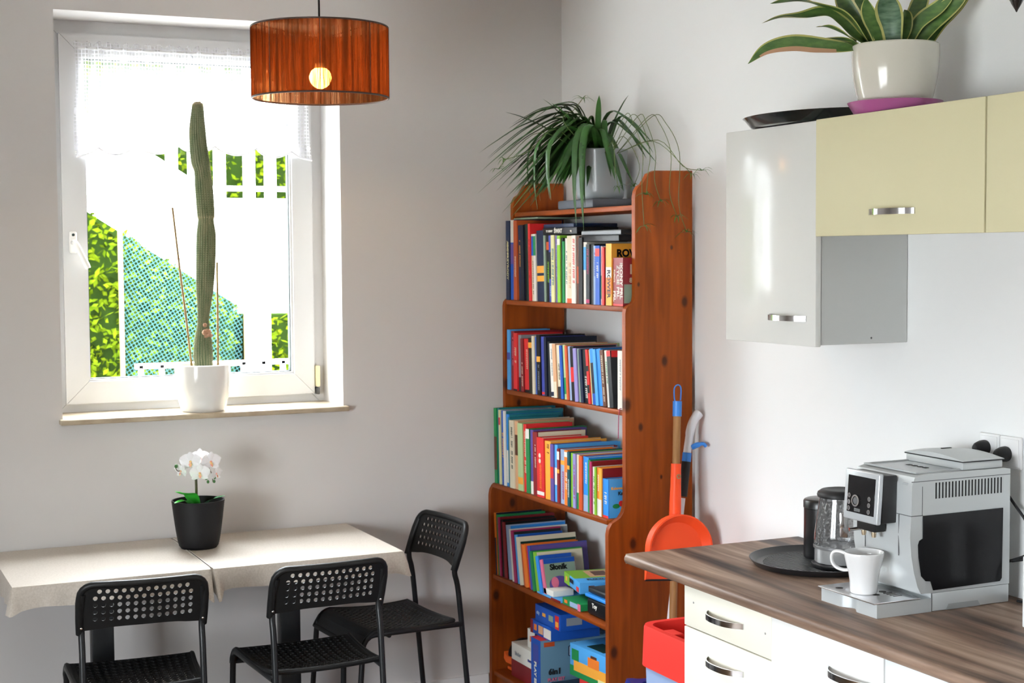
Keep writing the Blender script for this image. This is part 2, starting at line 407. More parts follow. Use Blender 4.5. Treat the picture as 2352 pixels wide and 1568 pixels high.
for z in (1.0, 1.08): MB().box(1.70, 3.2, 8.80, 8.83, z, z+.028).build('rail', M_render, rl, smooth=0)
for k in range(13): MB().box(1.72+k*.12, 1.745+k*.12, 8.80, 8.83, -.02, 1.10).build('baluster', M_render, rl, smooth=0)

# ---------------------------------------------------------------- curtain on the sash
M_lace = bpy.data.materials.new('lace'); M_lace.use_nodes = True
t = M_lace.node_tree; t.nodes.clear()
tc = N(t, 'ShaderNodeTexCoord'); sx = N(t, 'ShaderNodeSeparateXYZ'); t.links.new(tc.outputs['Object'], sx.inputs[0])
facs = []
for ax, per in ((0, .011), (2, .013)):
    dv = N(t, 'ShaderNodeMath', operation='DIVIDE'); dv.inputs[1].default_value = per; t.links.new(sx.outputs[ax], dv.inputs[0])
    fr = N(t, 'ShaderNodeMath', operation='FRACT'); t.links.new(dv.outputs[0], fr.inputs[0])
    lt = N(t, 'ShaderNodeMath', operation='LESS_THAN'); lt.inputs[1].default_value = .22; t.links.new(fr.outputs[0], lt.inputs[0]); facs.append(lt)
vo = N(t, 'ShaderNodeTexVoronoi'); vo.inputs['Scale'].default_value = 16; t.links.new(tc.outputs['Object'], vo.inputs['Vector'])
l3 = N(t, 'ShaderNodeMath', operation='LESS_THAN'); l3.inputs[1].default_value = .22; t.links.new(vo.outputs['Distance'], l3.inputs[0])
m1 = N(t, 'ShaderNodeMath', operation='MAXIMUM'); m2 = N(t, 'ShaderNodeMath', operation='MAXIMUM')
t.links.new(facs[0].outputs[0], m1.inputs[0]); t.links.new(facs[1].outputs[0], m1.inputs[1]); t.links.new(m1.outputs[0], m2.inputs[0]); t.links.new(l3.outputs[0], m2.inputs[1])
mr = N(t, 'ShaderNodeMapRange'); mr.inputs[3].default_value = .22; mr.inputs[4].default_value = .85; t.links.new(m2.outputs[0], mr.inputs[0])
df = N(t, 'ShaderNodeBsdfDiffuse'); df.inputs[0].default_value = (.9, .9, .93, 1)
tl = N(t, 'ShaderNodeBsdfTranslucent'); tl.inputs[0].default_value = (.9, .9, .93, 1)
mx = N(t, 'ShaderNodeMixShader'); mx.inputs[0].default_value = .55; t.links.new(df.outputs[0], mx.inputs[1]); t.links.new(tl.outputs[0], mx.inputs[2])
tr = N(t, 'ShaderNodeBsdfTransparent'); ms = N(t, 'ShaderNodeMixShader'); om = N(t, 'ShaderNodeOutputMaterial')
t.links.new(mr.outputs[0], ms.inputs[0]); t.links.new(tr.outputs[0], ms.inputs[1]); t.links.new(mx.outputs[0], ms.inputs[2]); t.links.new(ms.outputs[0], om.inputs[0])
cur = thing('lace_curtain', 'short white lace curtain hung across the upper window sash', 'curtain', (1.30, 5.54, 2.46))
b = MB(); nx, nz = 150, 16; g = []
for i in range(nx+1):
    s_ = i/nx; x = .877+.858*s_
    bot = 2.105 - .030*abs(math.sin(math.pi*6.0*s_+math.pi/2))**.7 + .02*math.sin(3*s_)
    for j in range(nz+1):
        v = j/nz; z = 2.475+(bot-2.475)*v
        y = 5.535+.009*math.sin(s_*math.pi*34+.8*math.sin(9*s_))*(1-.45*v)+.003*math.sin(s_*57)
        g.append((x+.006*math.sin(v*6+s_*20), y, z + (.006*math.sin(s_*150) if j == 0 else 0)))
b.add(g, [(i*(nz+1)+j, (i+1)*(nz+1)+j, (i+1)*(nz+1)+j+1, i*(nz+1)+j+1) for i in range(nx) for j in range(nz)])
b.build('curtain_cloth', M_lace, cur)
b = MB(); k = nz+1
hem = [Vector(g[i*k+nz]) for i in range(nx+1)]
b.tube(hem, .004, 6); b.build('scalloped_hem', mat('lace_hem', (.88, .88, .92), .9), cur)
MB().tube([(.89, 5.535, 2.455), (1.72, 5.535, 2.455)], .0045, 8).build('curtain_rod', mat('rod_white', (.7, .7, .7), .4), cur)

# ---------------------------------------------------------------- cactus on the sill
M_cactus = mat('cactus_skin', (.085, .125, .055), .75, noise=(60, (.17, .19, .10), (1, 1, .25)))
def pot_profile(b, c, rb, rt, h, th=.006, mi=0, n=40, foot=.006, bulge=0., inner=.7):
    p = [(0, 0), (rb-foot, 0), (rb, foot)]
    for i in range(1, 9):
        s_ = i/8; p.append((rb+(rt-rb)*s_**.75+bulge*math.sin(math.pi*s_), foot+(h-foot-.003)*s_))
    p += [(rt-th*.5, h), (rt-th, h-.003)]
    for i in range(6, -1, -1):
        s_ = i/8
        if s_ < 1-inner: break
        p.append((rb+(rt-rb)*s_**.75+bulge*math.sin(math.pi*s_)-th, foot+(h-foot-.003)*s_))
    return b.lathe(p, n, c, mi)
SZ = 1.169
cac = thing('potted_cactus', 'tall ribbed column cactus in white ceramic pot on the windowsill', 'cactus', (1.281, 5.405, SZ))
b = MB(); pot_profile(b, (1.281, 5.405, SZ), .078, .0985, .168, .006, bulge=.006); b.build('pot', M_ceramic, cac)
MB().lathe([(0, .145), (.091, .145)], 32, (1.281, 5.405, SZ)).build('soil', mat('soil', (.06, .04, .025), 1, bump=(90, .8)), cac)
PATH = [(1.280,2.268,.006),(1.280,2.262,.012),(1.280,2.250,.0186),(1.278,2.181,.0256),(1.279,2.135,.028),(1.286,2.058,.0304),(1.293,2.020,.0265),(1.298,1.966,.0297),(1.303,1.874,.029),(1.303,1.851,.0258),(1.303,1.796,.0321),(1.300,1.704,.0321),(1.295,1.611,.029),(1.291,1.549,.0227),(1.287,1.486,.0188),(1.285,1.425,.0282),(1.284,1.370,.0314),(1.285,1.339,.0298),(1.285,1.30,.027)]
sp = smoothpath([(p[0], p[1], p[2]) for p in PATH], 6)
b = MB(); n = 132; vs_ = []; ridges = 22
for p in sp:
    for i in range(n):
        a = 2*math.pi*i/n; r_ = max(.002, p.z)*(1+.075*math.cos(ridges*a))
        vs_.append((p.x+r_*math.cos(a), 5.405+r_*math.sin(a), p.y))
k = len(sp)
b.add(vs_, [(j*n+i, j*n+(i+1) % n, (j+1)*n+(i+1) % n, (j+1)*n+i) for j in range(k-1) for i in range(n)]+[tuple(range(n))])
stem = b.build('cactus_stem', M_cactus, cac, smooth=80)
b = MB(); rnd = random.Random(5)     # short spines in rows on the ribs
for j in range(0, k-3, 1):
    for rr in range(ridges):
        p = sp[j]; q = sp[min(j+1, k-1)]
        for f_ in (0., .5):
            x = p.x+(q.x-p.x)*f_; z = p.y+(q.y-p.y)*f_; r_ = (p.z+(q.z-p.z)*f_)*1.07
            a = 2*math.pi*rr/ridges; d = Vector((math.cos(a), math.sin(a), 0)); c = Vector((x, 5.405, z))+d*r_
            for s_ in (-1, 1):
                e = (d*.7+Vector((-d.y, d.x, 0))*s_*.6+Vector((0, 0, rnd.uniform(-.5, .5))))*.0055
                wv = Vector((0, 0, .0005)); b.add([c-wv, c+wv, c+e], [(0, 1, 2)])
sp_o = b.build('spines', mat('spine_straw', (.5, .43, .27), .8), stem, smooth=0); sp_o['kind'] = 'stuff'
b = MB(); rnd = random.Random(8)
for i in range(9): b.ball((1.296+rnd.uniform(-.012, .014), 5.378+rnd.uniform(-.004, .006), 1.455+rnd.uniform(-.022, .022)), .007+rnd.random()*.004, n=8)
b.build('dry_scar', mat('cactus_scar', (.36, .20, .12), .95, bump=(200, .8)), cac)
M_bamboo = mat('bamboo', (.22, .13, .03), .6)
for pts in ([(1.190, 5.43, 1.895), (1.214, 5.432, 1.66), (1.232, 5.433, 1.50), (1.250, 5.435, 1.32)], [(1.349, 5.44, 1.70), (1.348, 5.44, 1.50), (1.346, 5.44, 1.32)]):
    st_ = MB().tube(smoothpath(pts, 5), .0042, 8).build('bamboo_stake', M_bamboo, cac)
    for q in (.25, .5, .75):
        a, c_ = Vector(pts[0]), Vector(pts[-1]); m_ = smoothpath(pts, 8); c = m_[int(q*(len(m_)-1))]
        MB().lathe([(.0043, -.003), (.0056, 0), (.0043, .003)], 8, c).build('node_ring', M_bamboo, st_)

# ---------------------------------------------------------------- pendant lamp
LX, LY = 1.461, 4.549
lamp = thing('pendant_lamp', 'brown pleated drum pendant lamp with a lit bulb above the table', 'lamp', (LX, LY, 2.206))
def shade_mat(inner):
    m = bpy.data.materials.new('shade_ribbon_inner' if inner else 'shade_ribbon'); m.use_nodes = True; t = m.node_tree; t.nodes.clear(); L = t.links.new
    tc = N(t, 'ShaderNodeTexCoord'); sx = N(t, 'ShaderNodeSeparateXYZ'); L(tc.outputs['Object'], sx.inputs[0])
    at = N(t, 'ShaderNodeMath', operation='ARCTAN2'); L(sx.outputs[1], at.inputs[0]); L(sx.outputs[0], at.inputs[1])
    cb = N(t, 'ShaderNodeCombineXYZ'); L(at.outputs[0], cb.inputs[0]); zz = N(t, 'ShaderNodeMath', operation='MULTIPLY'); zz.inputs[1].default_value = .16; L(sx.outputs[2], zz.inputs[0]); L(zz.outputs[0], cb.inputs[2])
    n1 = N(t, 'ShaderNodeTexNoise'); n1.inputs['Scale'].default_value = 14; n1.inputs['Detail'].default_value = 2; L(cb.outputs[0], n1.inputs['Vector'])
    n2 = N(t, 'ShaderNodeTexNoise'); n2.inputs['Scale'].default_value = 95; n2.inputs['Detail'].default_value = 3; L(cb.outputs[0], n2.inputs['Vector'])
    ad = N(t, 'ShaderNodeMath', operation='ADD'); L(n1.outputs[0], ad.inputs[0]); L(n2.outputs[0], ad.inputs[1])
    mr = N(t, 'ShaderNodeMapRange'); mr.inputs[1].default_value = .85; mr.inputs[2].default_value = 1.25; mr.inputs[3].default_value = .008; mr.inputs[4].default_value = .26; L(ad.outputs[0], mr.inputs[0])
    df = N(t, 'ShaderNodeBsdfDiffuse'); df.inputs[0].default_value = (.030, .010, .005, 1)
    tl = N(t, 'ShaderNodeBsdfTranslucent'); tl.inputs[0].default_value = (.15, .026, .005, 1)
    tr = N(t, 'ShaderNodeBsdfTransparent'); tr.inputs[0].default_value = (.95, .50, .22, 1)
    st_ = N(t, 'ShaderNodeMapRange'); st_.inputs[1].default_value = .38; st_.inputs[2].default_value = .62; st_.inputs[3].default_value = .2; st_.inputs[4].default_value = .75; L(n1.outputs[0], st_.inputs[0])
    a = N(t, 'ShaderNodeMixShader'); L(st_.outputs[0], a.inputs[0]); L(df.outputs[0], a.inputs[1]); L(tl.outputs[0], a.inputs[2])
    ms = N(t, 'ShaderNodeMixShader'); L(mr.outputs[0], ms.inputs[0]); L(a.outputs[0], ms.inputs[1]); L(tr.outputs[0], ms.inputs[2])
    om = N(t, 'ShaderNodeOutputMaterial'); L(ms.outputs[0], om.inputs[0]); return m
SR, SZ0, SZ1 = .2095, 2.206, 2.421
pleat = lambda a, z: .006*math.sin(a*78)+.002*math.sin(a*37)
b = MB().lathe([(SR, SZ0+(SZ1-SZ0)*j/6) for j in range(7)], 624, (LX, LY, 0), wob=pleat)
shade = b.build('lamp_shade', shade_mat(False), lamp, smooth=80)
M_wire = mat('shade_wire', (.03, .012, .008), .5)
for z in (SZ0, SZ1):
    MB().tube([(LX+SR*math.cos(2*math.pi*i/72), LY+SR*math.sin(2*math.pi*i/72), z) for i in range(72)], .003, 6, closed=True).build('rim_ring', M_wire, shade)
va = math.atan2(-LY, -LX)
for k in range(8):
    a = va+k*math.pi/4; MB().tube([(LX+(SR+.002)*math.cos(a), LY+(SR+.002)*math.sin(a), SZ0), (LX+(SR+.002)*math.cos(a), LY+(SR+.002)*math.sin(a), SZ1)], .0011, 5).build('seam_wire', M_wire, shade)
b = MB()
for k in range(3):
    a = va+.9+k*2*math.pi/3; b.tube([(LX, LY, 2.385), (LX+SR*math.cos(a), LY+SR*math.sin(a), 2.419)], .0018, 6)
b.build('spider_arms', M_wire, lamp)
MB().tube([(LX-.001, LY, 2.36), (LX-.002, LY, 2.6), (LX-.004, LY, CH)], .0035, 8).build('cord', M_black, lamp)
MB().lathe([(0, 2.312), (.018, 2.312), (.021, 2.322), (.021, 2.36), (.01, 2.372), (0, 2.374)], 20, (LX, LY, 0)).build('lamp_socket', M_black, lamp)
MB().lathe([(0, CH-.03), (.04, CH-.03), (.05, CH-.004), (.05, CH)], 24, (LX, LY, 0)).build('ceiling_rose', M_black, lamp)
M_bulb = mat('bulb_glow', (1., .62, .25), .3, emit=110.)
bulb = MB().lathe([(.0005, 2.2345), (.008, 2.2355), (.017, 2.2395), (.025, 2.246), (.031, 2.255), (.0342, 2.265), (.0342, 2.273), (.032, 2.281), (.027, 2.290), (.019, 2.2965)], 28, (LX, LY, 0)).build('bulb', M_bulb, lamp, smooth=180)
MB().lathe([(.0185, 2.2968), (.0170, 2.304), (.0165, 2.3118), (0, 2.3118)], 28, (LX, LY, 0)).build('bulb_base', mat('bulb_base_white', (.7, .68, .62), .5), bulb)

# ---------------------------------------------------------------- two tables and their cloths
TZ = .732
M_cloth = mat('linen_oilcloth', (.62, .56, .49), .42, spec=.35, noise=(180, (.54, .48, .41), (1, 1, 1)), bump=(600, .1))
for i, (x0, x1, side) in enumerate(((.535, 1.138, 'left'), (1.146, 1.787, 'right'))):
    cx, cy = (x0+x1)/2, 5.032
    tb = thing('pedestal_table', ('black pedestal table under the cloth that carries the left half' if i == 0 else 'black pedestal table under the cloth beside the sideways chair'), 'table', (cx, cy, 0), group='black pedestal tables')
    MB().rbox(x0+.004, x1-.004, 4.740, 5.326, TZ-.03, TZ-.001, .004).build('tabletop', M_blackm, tb)
    pc = .846 if i == 0 else 1.477
    MB().rbox(pc-.036, pc+.036, 5.012, 5.060, .022, TZ-.03, .006).build('column', M_blackm, tb)
    MB().rbox(cx-.115, cx+.115, 4.99, 5.27, 0.0004, .022, .008).build('base_plate', M_blackm, tb)
    cl = thing('tablecloth', ('beige oilcloth on the left table, its corner ear hanging at left' if i == 0 else 'beige oilcloth on the right table beside the sideways chair'), 'tablecloth', (cx, cy, TZ), group='beige tablecloths')
    b = MB(); rnd = random.Random(20+i)
    # perimeter rings: top edge, slightly below, hem
    X0, X1, Y0, Y1 = x0, x1, 4.734, 5.330
    per = []
    nsx, nsy = 90, 80
    for k in range(nsx): per.append((X0+(X1-X0)*k/nsx, Y0, 0, -1))
    for k in range(nsy): per.append((X1, Y0+(Y1-Y0)*k/nsy, 1, 0))
    for k in range(nsx): per.append((X1-(X1-X0)*k/nsx, Y1, 0, 1))
    for k in range(nsy): per.append((X0, Y1-(Y1-Y0)*k/nsy, -1, 0))
    seamx = X1 if i == 0 else X0
    rows = [[], [], [], []]
    for q, (x, y, nx_, ny_) in enumerate(per):
        dc = min(math.hypot(x-X0, y-Y0), math.hypot(x-X1, y-Y0))
        ear = math.exp(-(dc/.020)**2) if y < 5.1 else 0
        wv = .0035*math.sin(q*.45+i*2)+.001*math.sin(q*1.3)
        if abs(x-seamx) < 1e-6: wv = 0
        cxs = (1 if abs(x-X1) < abs(x-X0) else -1)
        seam = abs(x-seamx) < .05
        off = .0012 if abs(x-seamx) < 1e-6 or ny_ > 0 else .007
        ex = ear*.014*cxs*(0.0 if seam else 1.0); ey = -ear*(.050 if seam else .030)
        if seam and ear > .3: ex += -.004*cxs
        hem = -.066-.0022*math.sin(q*.31+i)-.014*ear*(2.0 if seam else 1.0)
        rows[0].append((x, y, TZ+.0012))
        rows[1].append((x+nx_*off*.5, y+ny_*off*.5, TZ-.005))
        rows[2].append((x+nx_*off+ex*.45+nx_*wv*.4, y+ny_*off+ey*.45+ny_*wv*.4, TZ+hem*.55))
        rows[3].append((x+nx_*off+ex+nx_*wv, y+ny_*off+ey+ny_*wv, TZ+hem))
    n = len(per); allv = [v for r_ in rows for v in r_]
    fs = [(j*n+q, j*n+(q+1) % n, (j+1)*n+(q+1) % n, (j+1)*n+q) for j in range(3) for q in range(n)]
    fs.append(tuple(range(n)))
    b.add(allv, fs); o = b.build('cloth', M_cloth, cl, smooth=50)
    MB().box(seamx-.0015, seamx+.0015, Y0+.02, Y1-.05, TZ+.0012, TZ+.0026).build('fold_crease', mat('crease', (.72, .68, .62), .5), cl)

# ---------------------------------------------------------------- orchid on the table
OX, OY = 1.189, 5.115; OZ = TZ+.0015
orc = thing('potted_orchid', 'white artificial orchid in ribbed black pot on the table', 'orchid', (OX, OY, OZ))
prof = [(0, 0), (.060, 0), (.064, .006)]
for j in range(1, 44):
    s_ = j/44; prof.append((.064+.024*s_**.7+(.0012 if j % 2 else 0), .006+.154*s_))
prof += [(.0885, .163), (.084, .163), (.078, .12), (0, .118)]
MB().lathe(prof, 48, (OX, OY, OZ)).build('pot', mat('black_pot', (.007, .007, .008), .55, spec=.25), orc, smooth=60)
M_stemb = mat('orchid_stem', (.09, .06, .035), .7)
MB().tube(smoothpath([(1.184, OY, OZ+.118), (1.183, OY-.003, .95), (1.181, OY-.005, 1.0), (1.185, OY-.01, 1.03)], 6), .0045, 8).build('stem', M_stemb, orc)
MB().tube(smoothpath([(1.185, OY-.005, 1.01), (1.215, OY-.015, 1.015), (1.232, OY-.02, .985), (1.236, OY-.022, .955)], 6), .0016, 6).build('flower_spray', M_stemb, orc)
MB().tube(smoothpath([(1.184, OY-.005, 1.015), (1.15, OY-.012, 1.01), (1.12, OY-.018, 1.0), (1.108, OY-.02, 1.018)], 6), .0016, 6).build('flower_spray', M_stemb, orc)
M_petal = mat('orchid_petal', (.95, .94, .95), .6, spec=.2)
M_lip = mat('orchid_lip', (.90, .68, .22), .5, noise=(120, (.80, .30, .30), (1, 1, 1)))
def petal_mesh(L, Wd, M, cup=.12):
    b = MB(); g = []; nu, nv = 6, 4
    for i in range(nu+1):
        s_ = i/nu; wd = Wd*math.sin(math.pi*min(.97, .12+.86*s_))**.7
        for j in range(nv+1):
            t_ = j/nv*2-1; g.append((wd*t_*.5, cup*L*(s_*s_)+.10*Wd*t_*t_, L*s_))
    b.add(g, [(i*(nv+1)+j, (i+1)*(nv+1)+j, (i+1)*(nv+1)+j+1, i*(nv+1)+j+1) for i in range(nu) for j in range(nv)], M=M)
    return b
def orchid_flower(c, yaw, tilt, size):
    fo = MB().ball(c, .004*size/.03, n=8).build('flower', M_lip, orc)
    base = Matrix.Translation(c) @ Matrix.Rotation(yaw, 4, 'Z') @ Matrix.Rotation(tilt, 4, 'X')
    for ang, L, Wd in ((0, 1.0, .75), (125, .95, .7), (-125, .95, .7), (72, 1.05, 1.25), (-72, 1.05, 1.25)):
        petal_mesh(size*L, size*Wd, base @ Matrix.Rotation(R(ang), 4, 'Y'), -.15).build('petal', M_petal, fo, smooth=80)
    petal_mesh(size*.36, size*.30, base @ Matrix.Translation((0, -.006, -.002)) @ Matrix.Rotation(R(180), 4, 'Y'), -.5).build('lip', M_lip, fo, smooth=80)
for (x, dy, z, yaw, tilt, s_) in ((1.160, -.024, 1.030, -.3, .15, .036), (1.228, -.03, 1.026, .25, .05, .036), (1.186, -.045, .992, -.1, .2, .034), (1.246, -.03, .985, .6, .2, .026), (1.128, -.02, 1.000, -1.1, .3, .028), (1.196, -.012, 1.038, 0., -.2, .034)):
    orchid_flower((x, OY+dy, z), yaw, tilt, s_)
M_bud = mat('orchid_bud', (.05, .16, .04), .5)
for (x, z, r_) in ((1.213, .972, .0065), (1.219, .958, .005), (1.240, .958, .005), (1.242, .970, .0045), (1.112, 1.018, .006)):
    MB().ball((x, OY-.022, z), r_, r_, r_*1.2, n=10).build('bud', M_bud, orc, smooth=180)
def strap_leaf(pts, width, nv=4, fold=.25, tipw=.0, prof=None, up=None, side=None):
    """broad leaf along pts, folded along its midrib"""
    P = smoothpath(pts, 6); b = MB(); g = []; n = len(P)
    for i, p in enumerate(P):
        s_ = i/(n-1); d = (P[min(i+1, n-1)]-P[max(i-1, 0)]).normalized()
        u_ = Vector(up) if up else Vector((0, 0, 1)); x = d.cross(u_)
        x = x.normalized() if x.length > 1e-3 else Vector((1, 0, 0))
        if side is not None: x = Vector(side)
        nn = x.cross(d).normalized()
        wd = width*(prof(s_) if prof else math.sin(math.pi*min(1, .10+.9*s_))**.6*(1-tipw)+tipw)
        for j in range(nv+1):
            t_ = j/nv*2-1; g.append(p+x*(wd*t_*.5)+nn*(fold*wd*abs(t_)*.5))
    b.add(g, [(i*(nv+1)+j, (i+1)*(nv+1)+j, (i+1)*(nv+1)+j+1, i*(nv+1)+j+1) for i in range(n-1) for j in range(nv)])
    return b
M_oleaf = mat('orchid_leaf', (.05, .50, .04), .35, spec=.4)
strap_leaf([(1.180, OY-.005, .872), (1.150, OY-.04, .918), (1.120, OY-.062, .928), (1.098, OY-.07, .938)], .060).build('leaf', M_oleaf, orc, smooth=80)
strap_leaf([(1.175, OY-.01, .866), (1.14, OY-.055, .902), (1.112, OY-.075, .905), (1.090, OY-.085, .903)], .030).build('leaf', M_oleaf, orc, smooth=80)
strap_leaf([(1.195, OY-.01, .868), (1.222, OY-.05, .898), (1.248, OY-.062, .908), (1.270, OY-.06, .912)], .030).build('leaf', mat('orchid_leaf_dark', (.03, .16, .05), .25), orc, smooth=80)

# ---------------------------------------------------------------- three perforated chairs
def perf_grid(b, xs, ys, cells, r, fmap, th=.004, n=12):
    """plate of cells; cells[i][j] truthy = round hole. fmap(x, y, side) -> 3-D point"""
    for i in range(len(xs)-1):
        for j in range(len(ys)-1):
            x0, x1, y0, y1 = xs[i], xs[i+1], ys[j], ys[j+1]; cx_, cy_ = (x0+x1)/2, (y0+y1)/2
            if not cells(i, j):
                b.add([fmap(*p, s_) for s_ in (0, 1) for p in ((x0,y0),(x1,y0),(x1,y1),(x0,y1))], [(0,1,2,3), (7,6,5,4)]); continue
            hx, hy = (x1-x0)/2, (y1-y0)/2; vs_ = []
            for s_ in (0, 1):
                for k in range(n):
                    a = 2*math.pi*(k+.5)/n; ca, sa = math.cos(a), math.sin(a); m_ = max(abs(ca), abs(sa))
                    vs_.append(fmap(cx_+hx*ca/m_, cy_+hy*sa/m_, s_))
                for k in range(n):
                    a = 2*math.pi*(k+.5)/n; vs_.append(fmap(cx_+r*math.cos(a), cy_+r*math.sin(a), s_))
            fs = []
            for k in range(n):
                k2 = (k+1) % n
                fs += [(k, k2, n+k2, n+k), (2*n+k2, 2*n+k, 3*n+k, 3*n+k2), (n+k, n+k2, 3*n+k2, 3*n+k)]
            b.add(vs_, fs)
    return b
M_seat = mat('chair_plastic', (.009, .0095, .010), .45, spec=.3, bump=(900, .08))
def make_chair():
    ch = thing('stacking_chair', '', 'chair', (0, 0, 0))
    yk, zs, yt, zt = -.166, .63, -.218, .771
    def up(x, z): return yk+(yt-yk)*(z-zs)/(zt-zs)
    # legs: rear legs run up into the backrest, front legs bend back under the seat
    for s_ in (-1, 1):
        pts = smoothpath([(s_*.178, -.228, .008), (s_*.177, -.205, .25), (s_*.176, -.178, .53), (s_*.176, -.163, .605), (s_*.176, -.170, .655), (s_*.174, up(0, .74), .74)], 5)
        lg = MB().tube(pts, .0098, 10).build('leg', M_blackm, ch, local=True)
        MB().lathe([(0, 0), (.012, 0), (.012, .022), (.0098, .026)], 12, (s_*.178, -.2285, 0)).build('foot_cap', M_black, lg, local=True)
    for s_ in (-1, 1):
        pts = [(s_*.196, .235, .008), (s_*.195, .215, .25), (s_*.194, .204, .385)] + [(s_*.194, .204-.045+.045*math.cos(a), .385+.045*math.sin(a)) for a in (R(22), R(45), R(68), R(90))] + [(s_*.188, .0, .426), (s_*.180, -.183, .420)]
        lg = MB().tube(pts, .0098, 10).build('leg', M_blackm, ch, local=True)
        MB().lathe([(0, 0), (.012, 0), (.012, .022), (.0098, .026)], 12, (s_*.196, .2355, 0)).build('foot_cap', M_black, lg, local=True)
    MB().tube([(-.188, .10, .418), (.188, .10, .418)], .008, 8).build('cross_bar', M_blackm, ch, local=True)
    # seat: saddle shaped perforated plate with a rolled front edge
    def sm(x, y, side):
        z = .442-.020*max(0, 1-((y+.02)/.17)**2)*(1-(x/.2)**2*.5)+.004*(x/.19)**2
        if y > .150: z -= .55*(y-.150)**2/.05*1.0
        if y > .185: z -= .5*(y-.185)
        return (x*(1+.06*(y/.2)), y, z-(.004 if side else 0))
    nxs = [-.186, -.168] + [-.168+.024*k for k in range(1, 15)] + [.186]
    nys = [-.155, -.135] + [-.135+.024*k for k in range(1, 13)] + [.165, .178, .190, .202, .210]
    b = MB(); perf_grid(b, nxs, nys, lambda i, j: 1 <= i <= 14 and 1 <= j <= 12, .0068, sm, n=8)
    b.build('seat', M_seat, ch, local=True)
    b = MB(); rim = [sm(-.186, y, 0) for y in nys]+[sm(x, nys[-1], 0) for x in nxs[1:]]+[sm(.186, y, 0) for y in reversed(nys[:-1])]+[sm(x, nys[0], 0) for x in reversed(nxs[1:-1])]
    b.tube([(p[0], p[1], p[2]-.005) for p in rim], .0085, 8, closed=True); b.build('seat_rim', M_seat, ch, local=True)
    # backrest
    def bmp(x, z, side): return (x, up(0, z)-.024*(1-(x/.19)**2)+.006-(.005 if side else 0), z)
    c0 = [-.150+.0231*k for k in range(14)]; rz = [.648, .670, .692, .714, .736]
    b = MB()
    perf_grid(b, c0, rz, lambda i, j: True, .0068, bmp)
    xs2 = [c0[0]]+[c0[0]+.0116+.0231*k for k in range(13)]+[c0[-1]]
    perf_grid(b, xs2, [.736, .757], lambda i, j: 1 <= i <= 12, .0068, bmp)
    # solid border round the perforated field
    inner = [(x, .648) for x in c0]+[(c0[-1], z) for z in rz[1:]]+[(c0[-1], .757)]+[(x, .757) for x in reversed(xs2[:-1])]+[(c0[0], z) for z in reversed(rz)][:-1]
    def outl(x, z):
        ox = x; oz = z
        if z <= .6481: oz = .632-.012*(abs(x)/.15)**4; ox = x*(.186/.15) if abs(x) > .149 else x
        if abs(abs(x)-.150) < .0011 and z > .6481: ox = math.copysign(.186, x)
        if z >= .7569: oz = .771; ox = x*(.160/.15)
        return (ox, oz)
    k = len(inner); vi = [[bmp(*p, s_) for p in inner] for s_ in (0, 1)]; vo = [[bmp(*outl(*p), s_) for p in inner] for s_ in (0, 1)]
    b.add(vi[0]+vo[0]+vi[1]+vo[1], [(q, (q+1) % k, k+(q+1) % k, k+q) for q in range(k)]+[(2*k+(q+1) % k, 2*k+q, 3*k+q, 3*k+(q+1) % k) for q in range(k)]+[(k+q, k+(q+1) % k, 3*k+(q+1) % k, 3*k+q) for q in range(k)])
    b.build('backrest', M_seat, ch, local=True)
    # rolled rim with sleeves over the uprights
    pts = [bmp(-.180, .612, 0), bmp(-.182, .66, 0), bmp(-.183, .71, 0)]
    for a in (180, 160, 140, 120, 100, 90): pts.append(bmp(-.143+.040*math.cos(R(a)), .728+.040*math.sin(R(a)), 0))
    pts += [bmp(x, .768, 0) for x in (-.10, -.05, 0, .05, .10)]
    for a in (90, 80, 60, 40, 20, 0): pts.append(bmp(.143+.040*math.cos(R(a)), .728+.040*math.sin(R(a)), 0))
    pts += [bmp(.183, .71, 0), bmp(.182, .66, 0), bmp(.180, .612, 0)]
    rads = [.0125, .0125, .012]+[.010]*17+[.012, .0125, .0125]
    MB().tube([(p[0], p[1]-.002, p[2]) for p in pts], rads, 10).build('backrest_rim', M_seat, ch, local=True, smooth=60)
    for s_ in (-1, 1):
        MB().ball((s_*.1775, up(0, .632)-.010, .632), .0042, .003, .0042, n=10).build('screw', M_chrome, ch, local=True)
    return ch
chair = make_chair()
G = 'black perforated chairs round the table'
for i, (x, y, a, lab) in enumerate(((.894, 4.71, -4., 'black perforated chair at the left, its back turned beneath the orchid'),
        (1.442, 4.686, 2.1, 'black perforated chair tucked under the right table, back turned to viewer'),
        (1.862, 5.062, 96., 'black perforated chair at the right end of the table, seen sideways'))):
    c = chair if i == 0 else copy_tree(chair)
    c.location = (x, y, 0); c.rotation_euler = (0, 0, R(a)); tag(c, lab, 'chair', G)

# ---------------------------------------------------------------- bookcase in the corner
BY0, BY1, BXB = 4.355, 5.322, 2.680           # outer sides and back of the bookcase
PINE_L, PINE_D = '92430f', '6e2f06'
bc = thing('bookcase', 'tall stained pine bookcase with stepped sides in the corner', 'bookcase', (2.52, (BY0+BY1)/2, 0))
KN = [(2.573-2.52, 1.365, .012), (2.431-2.52, 1.225, .015), (2.482-2.52, 1.150, .009), (2.452-2.52, .765, .013), (2.65-2.52, 1.56, .012), (2.38-2.52, .41, .014), (2.475-2.52, 1.62, .005), (2.60-2.52, 1.74, .005), (2.56-2.52, .98, .005), (2.39-2.52, 1.02, .006)]
M_pine = wood('stained_pine', PINE_L, PINE_D, 2, rough=.5, knots=KN, coat=.0)
M_pine_h = wood('stained_pine_shelf', PINE_L, PINE_D, 1, rough=.5)
XB_, XM_, XT_ = 2.360, 2.425, 2.462            # front edges: bottom, middle, top section
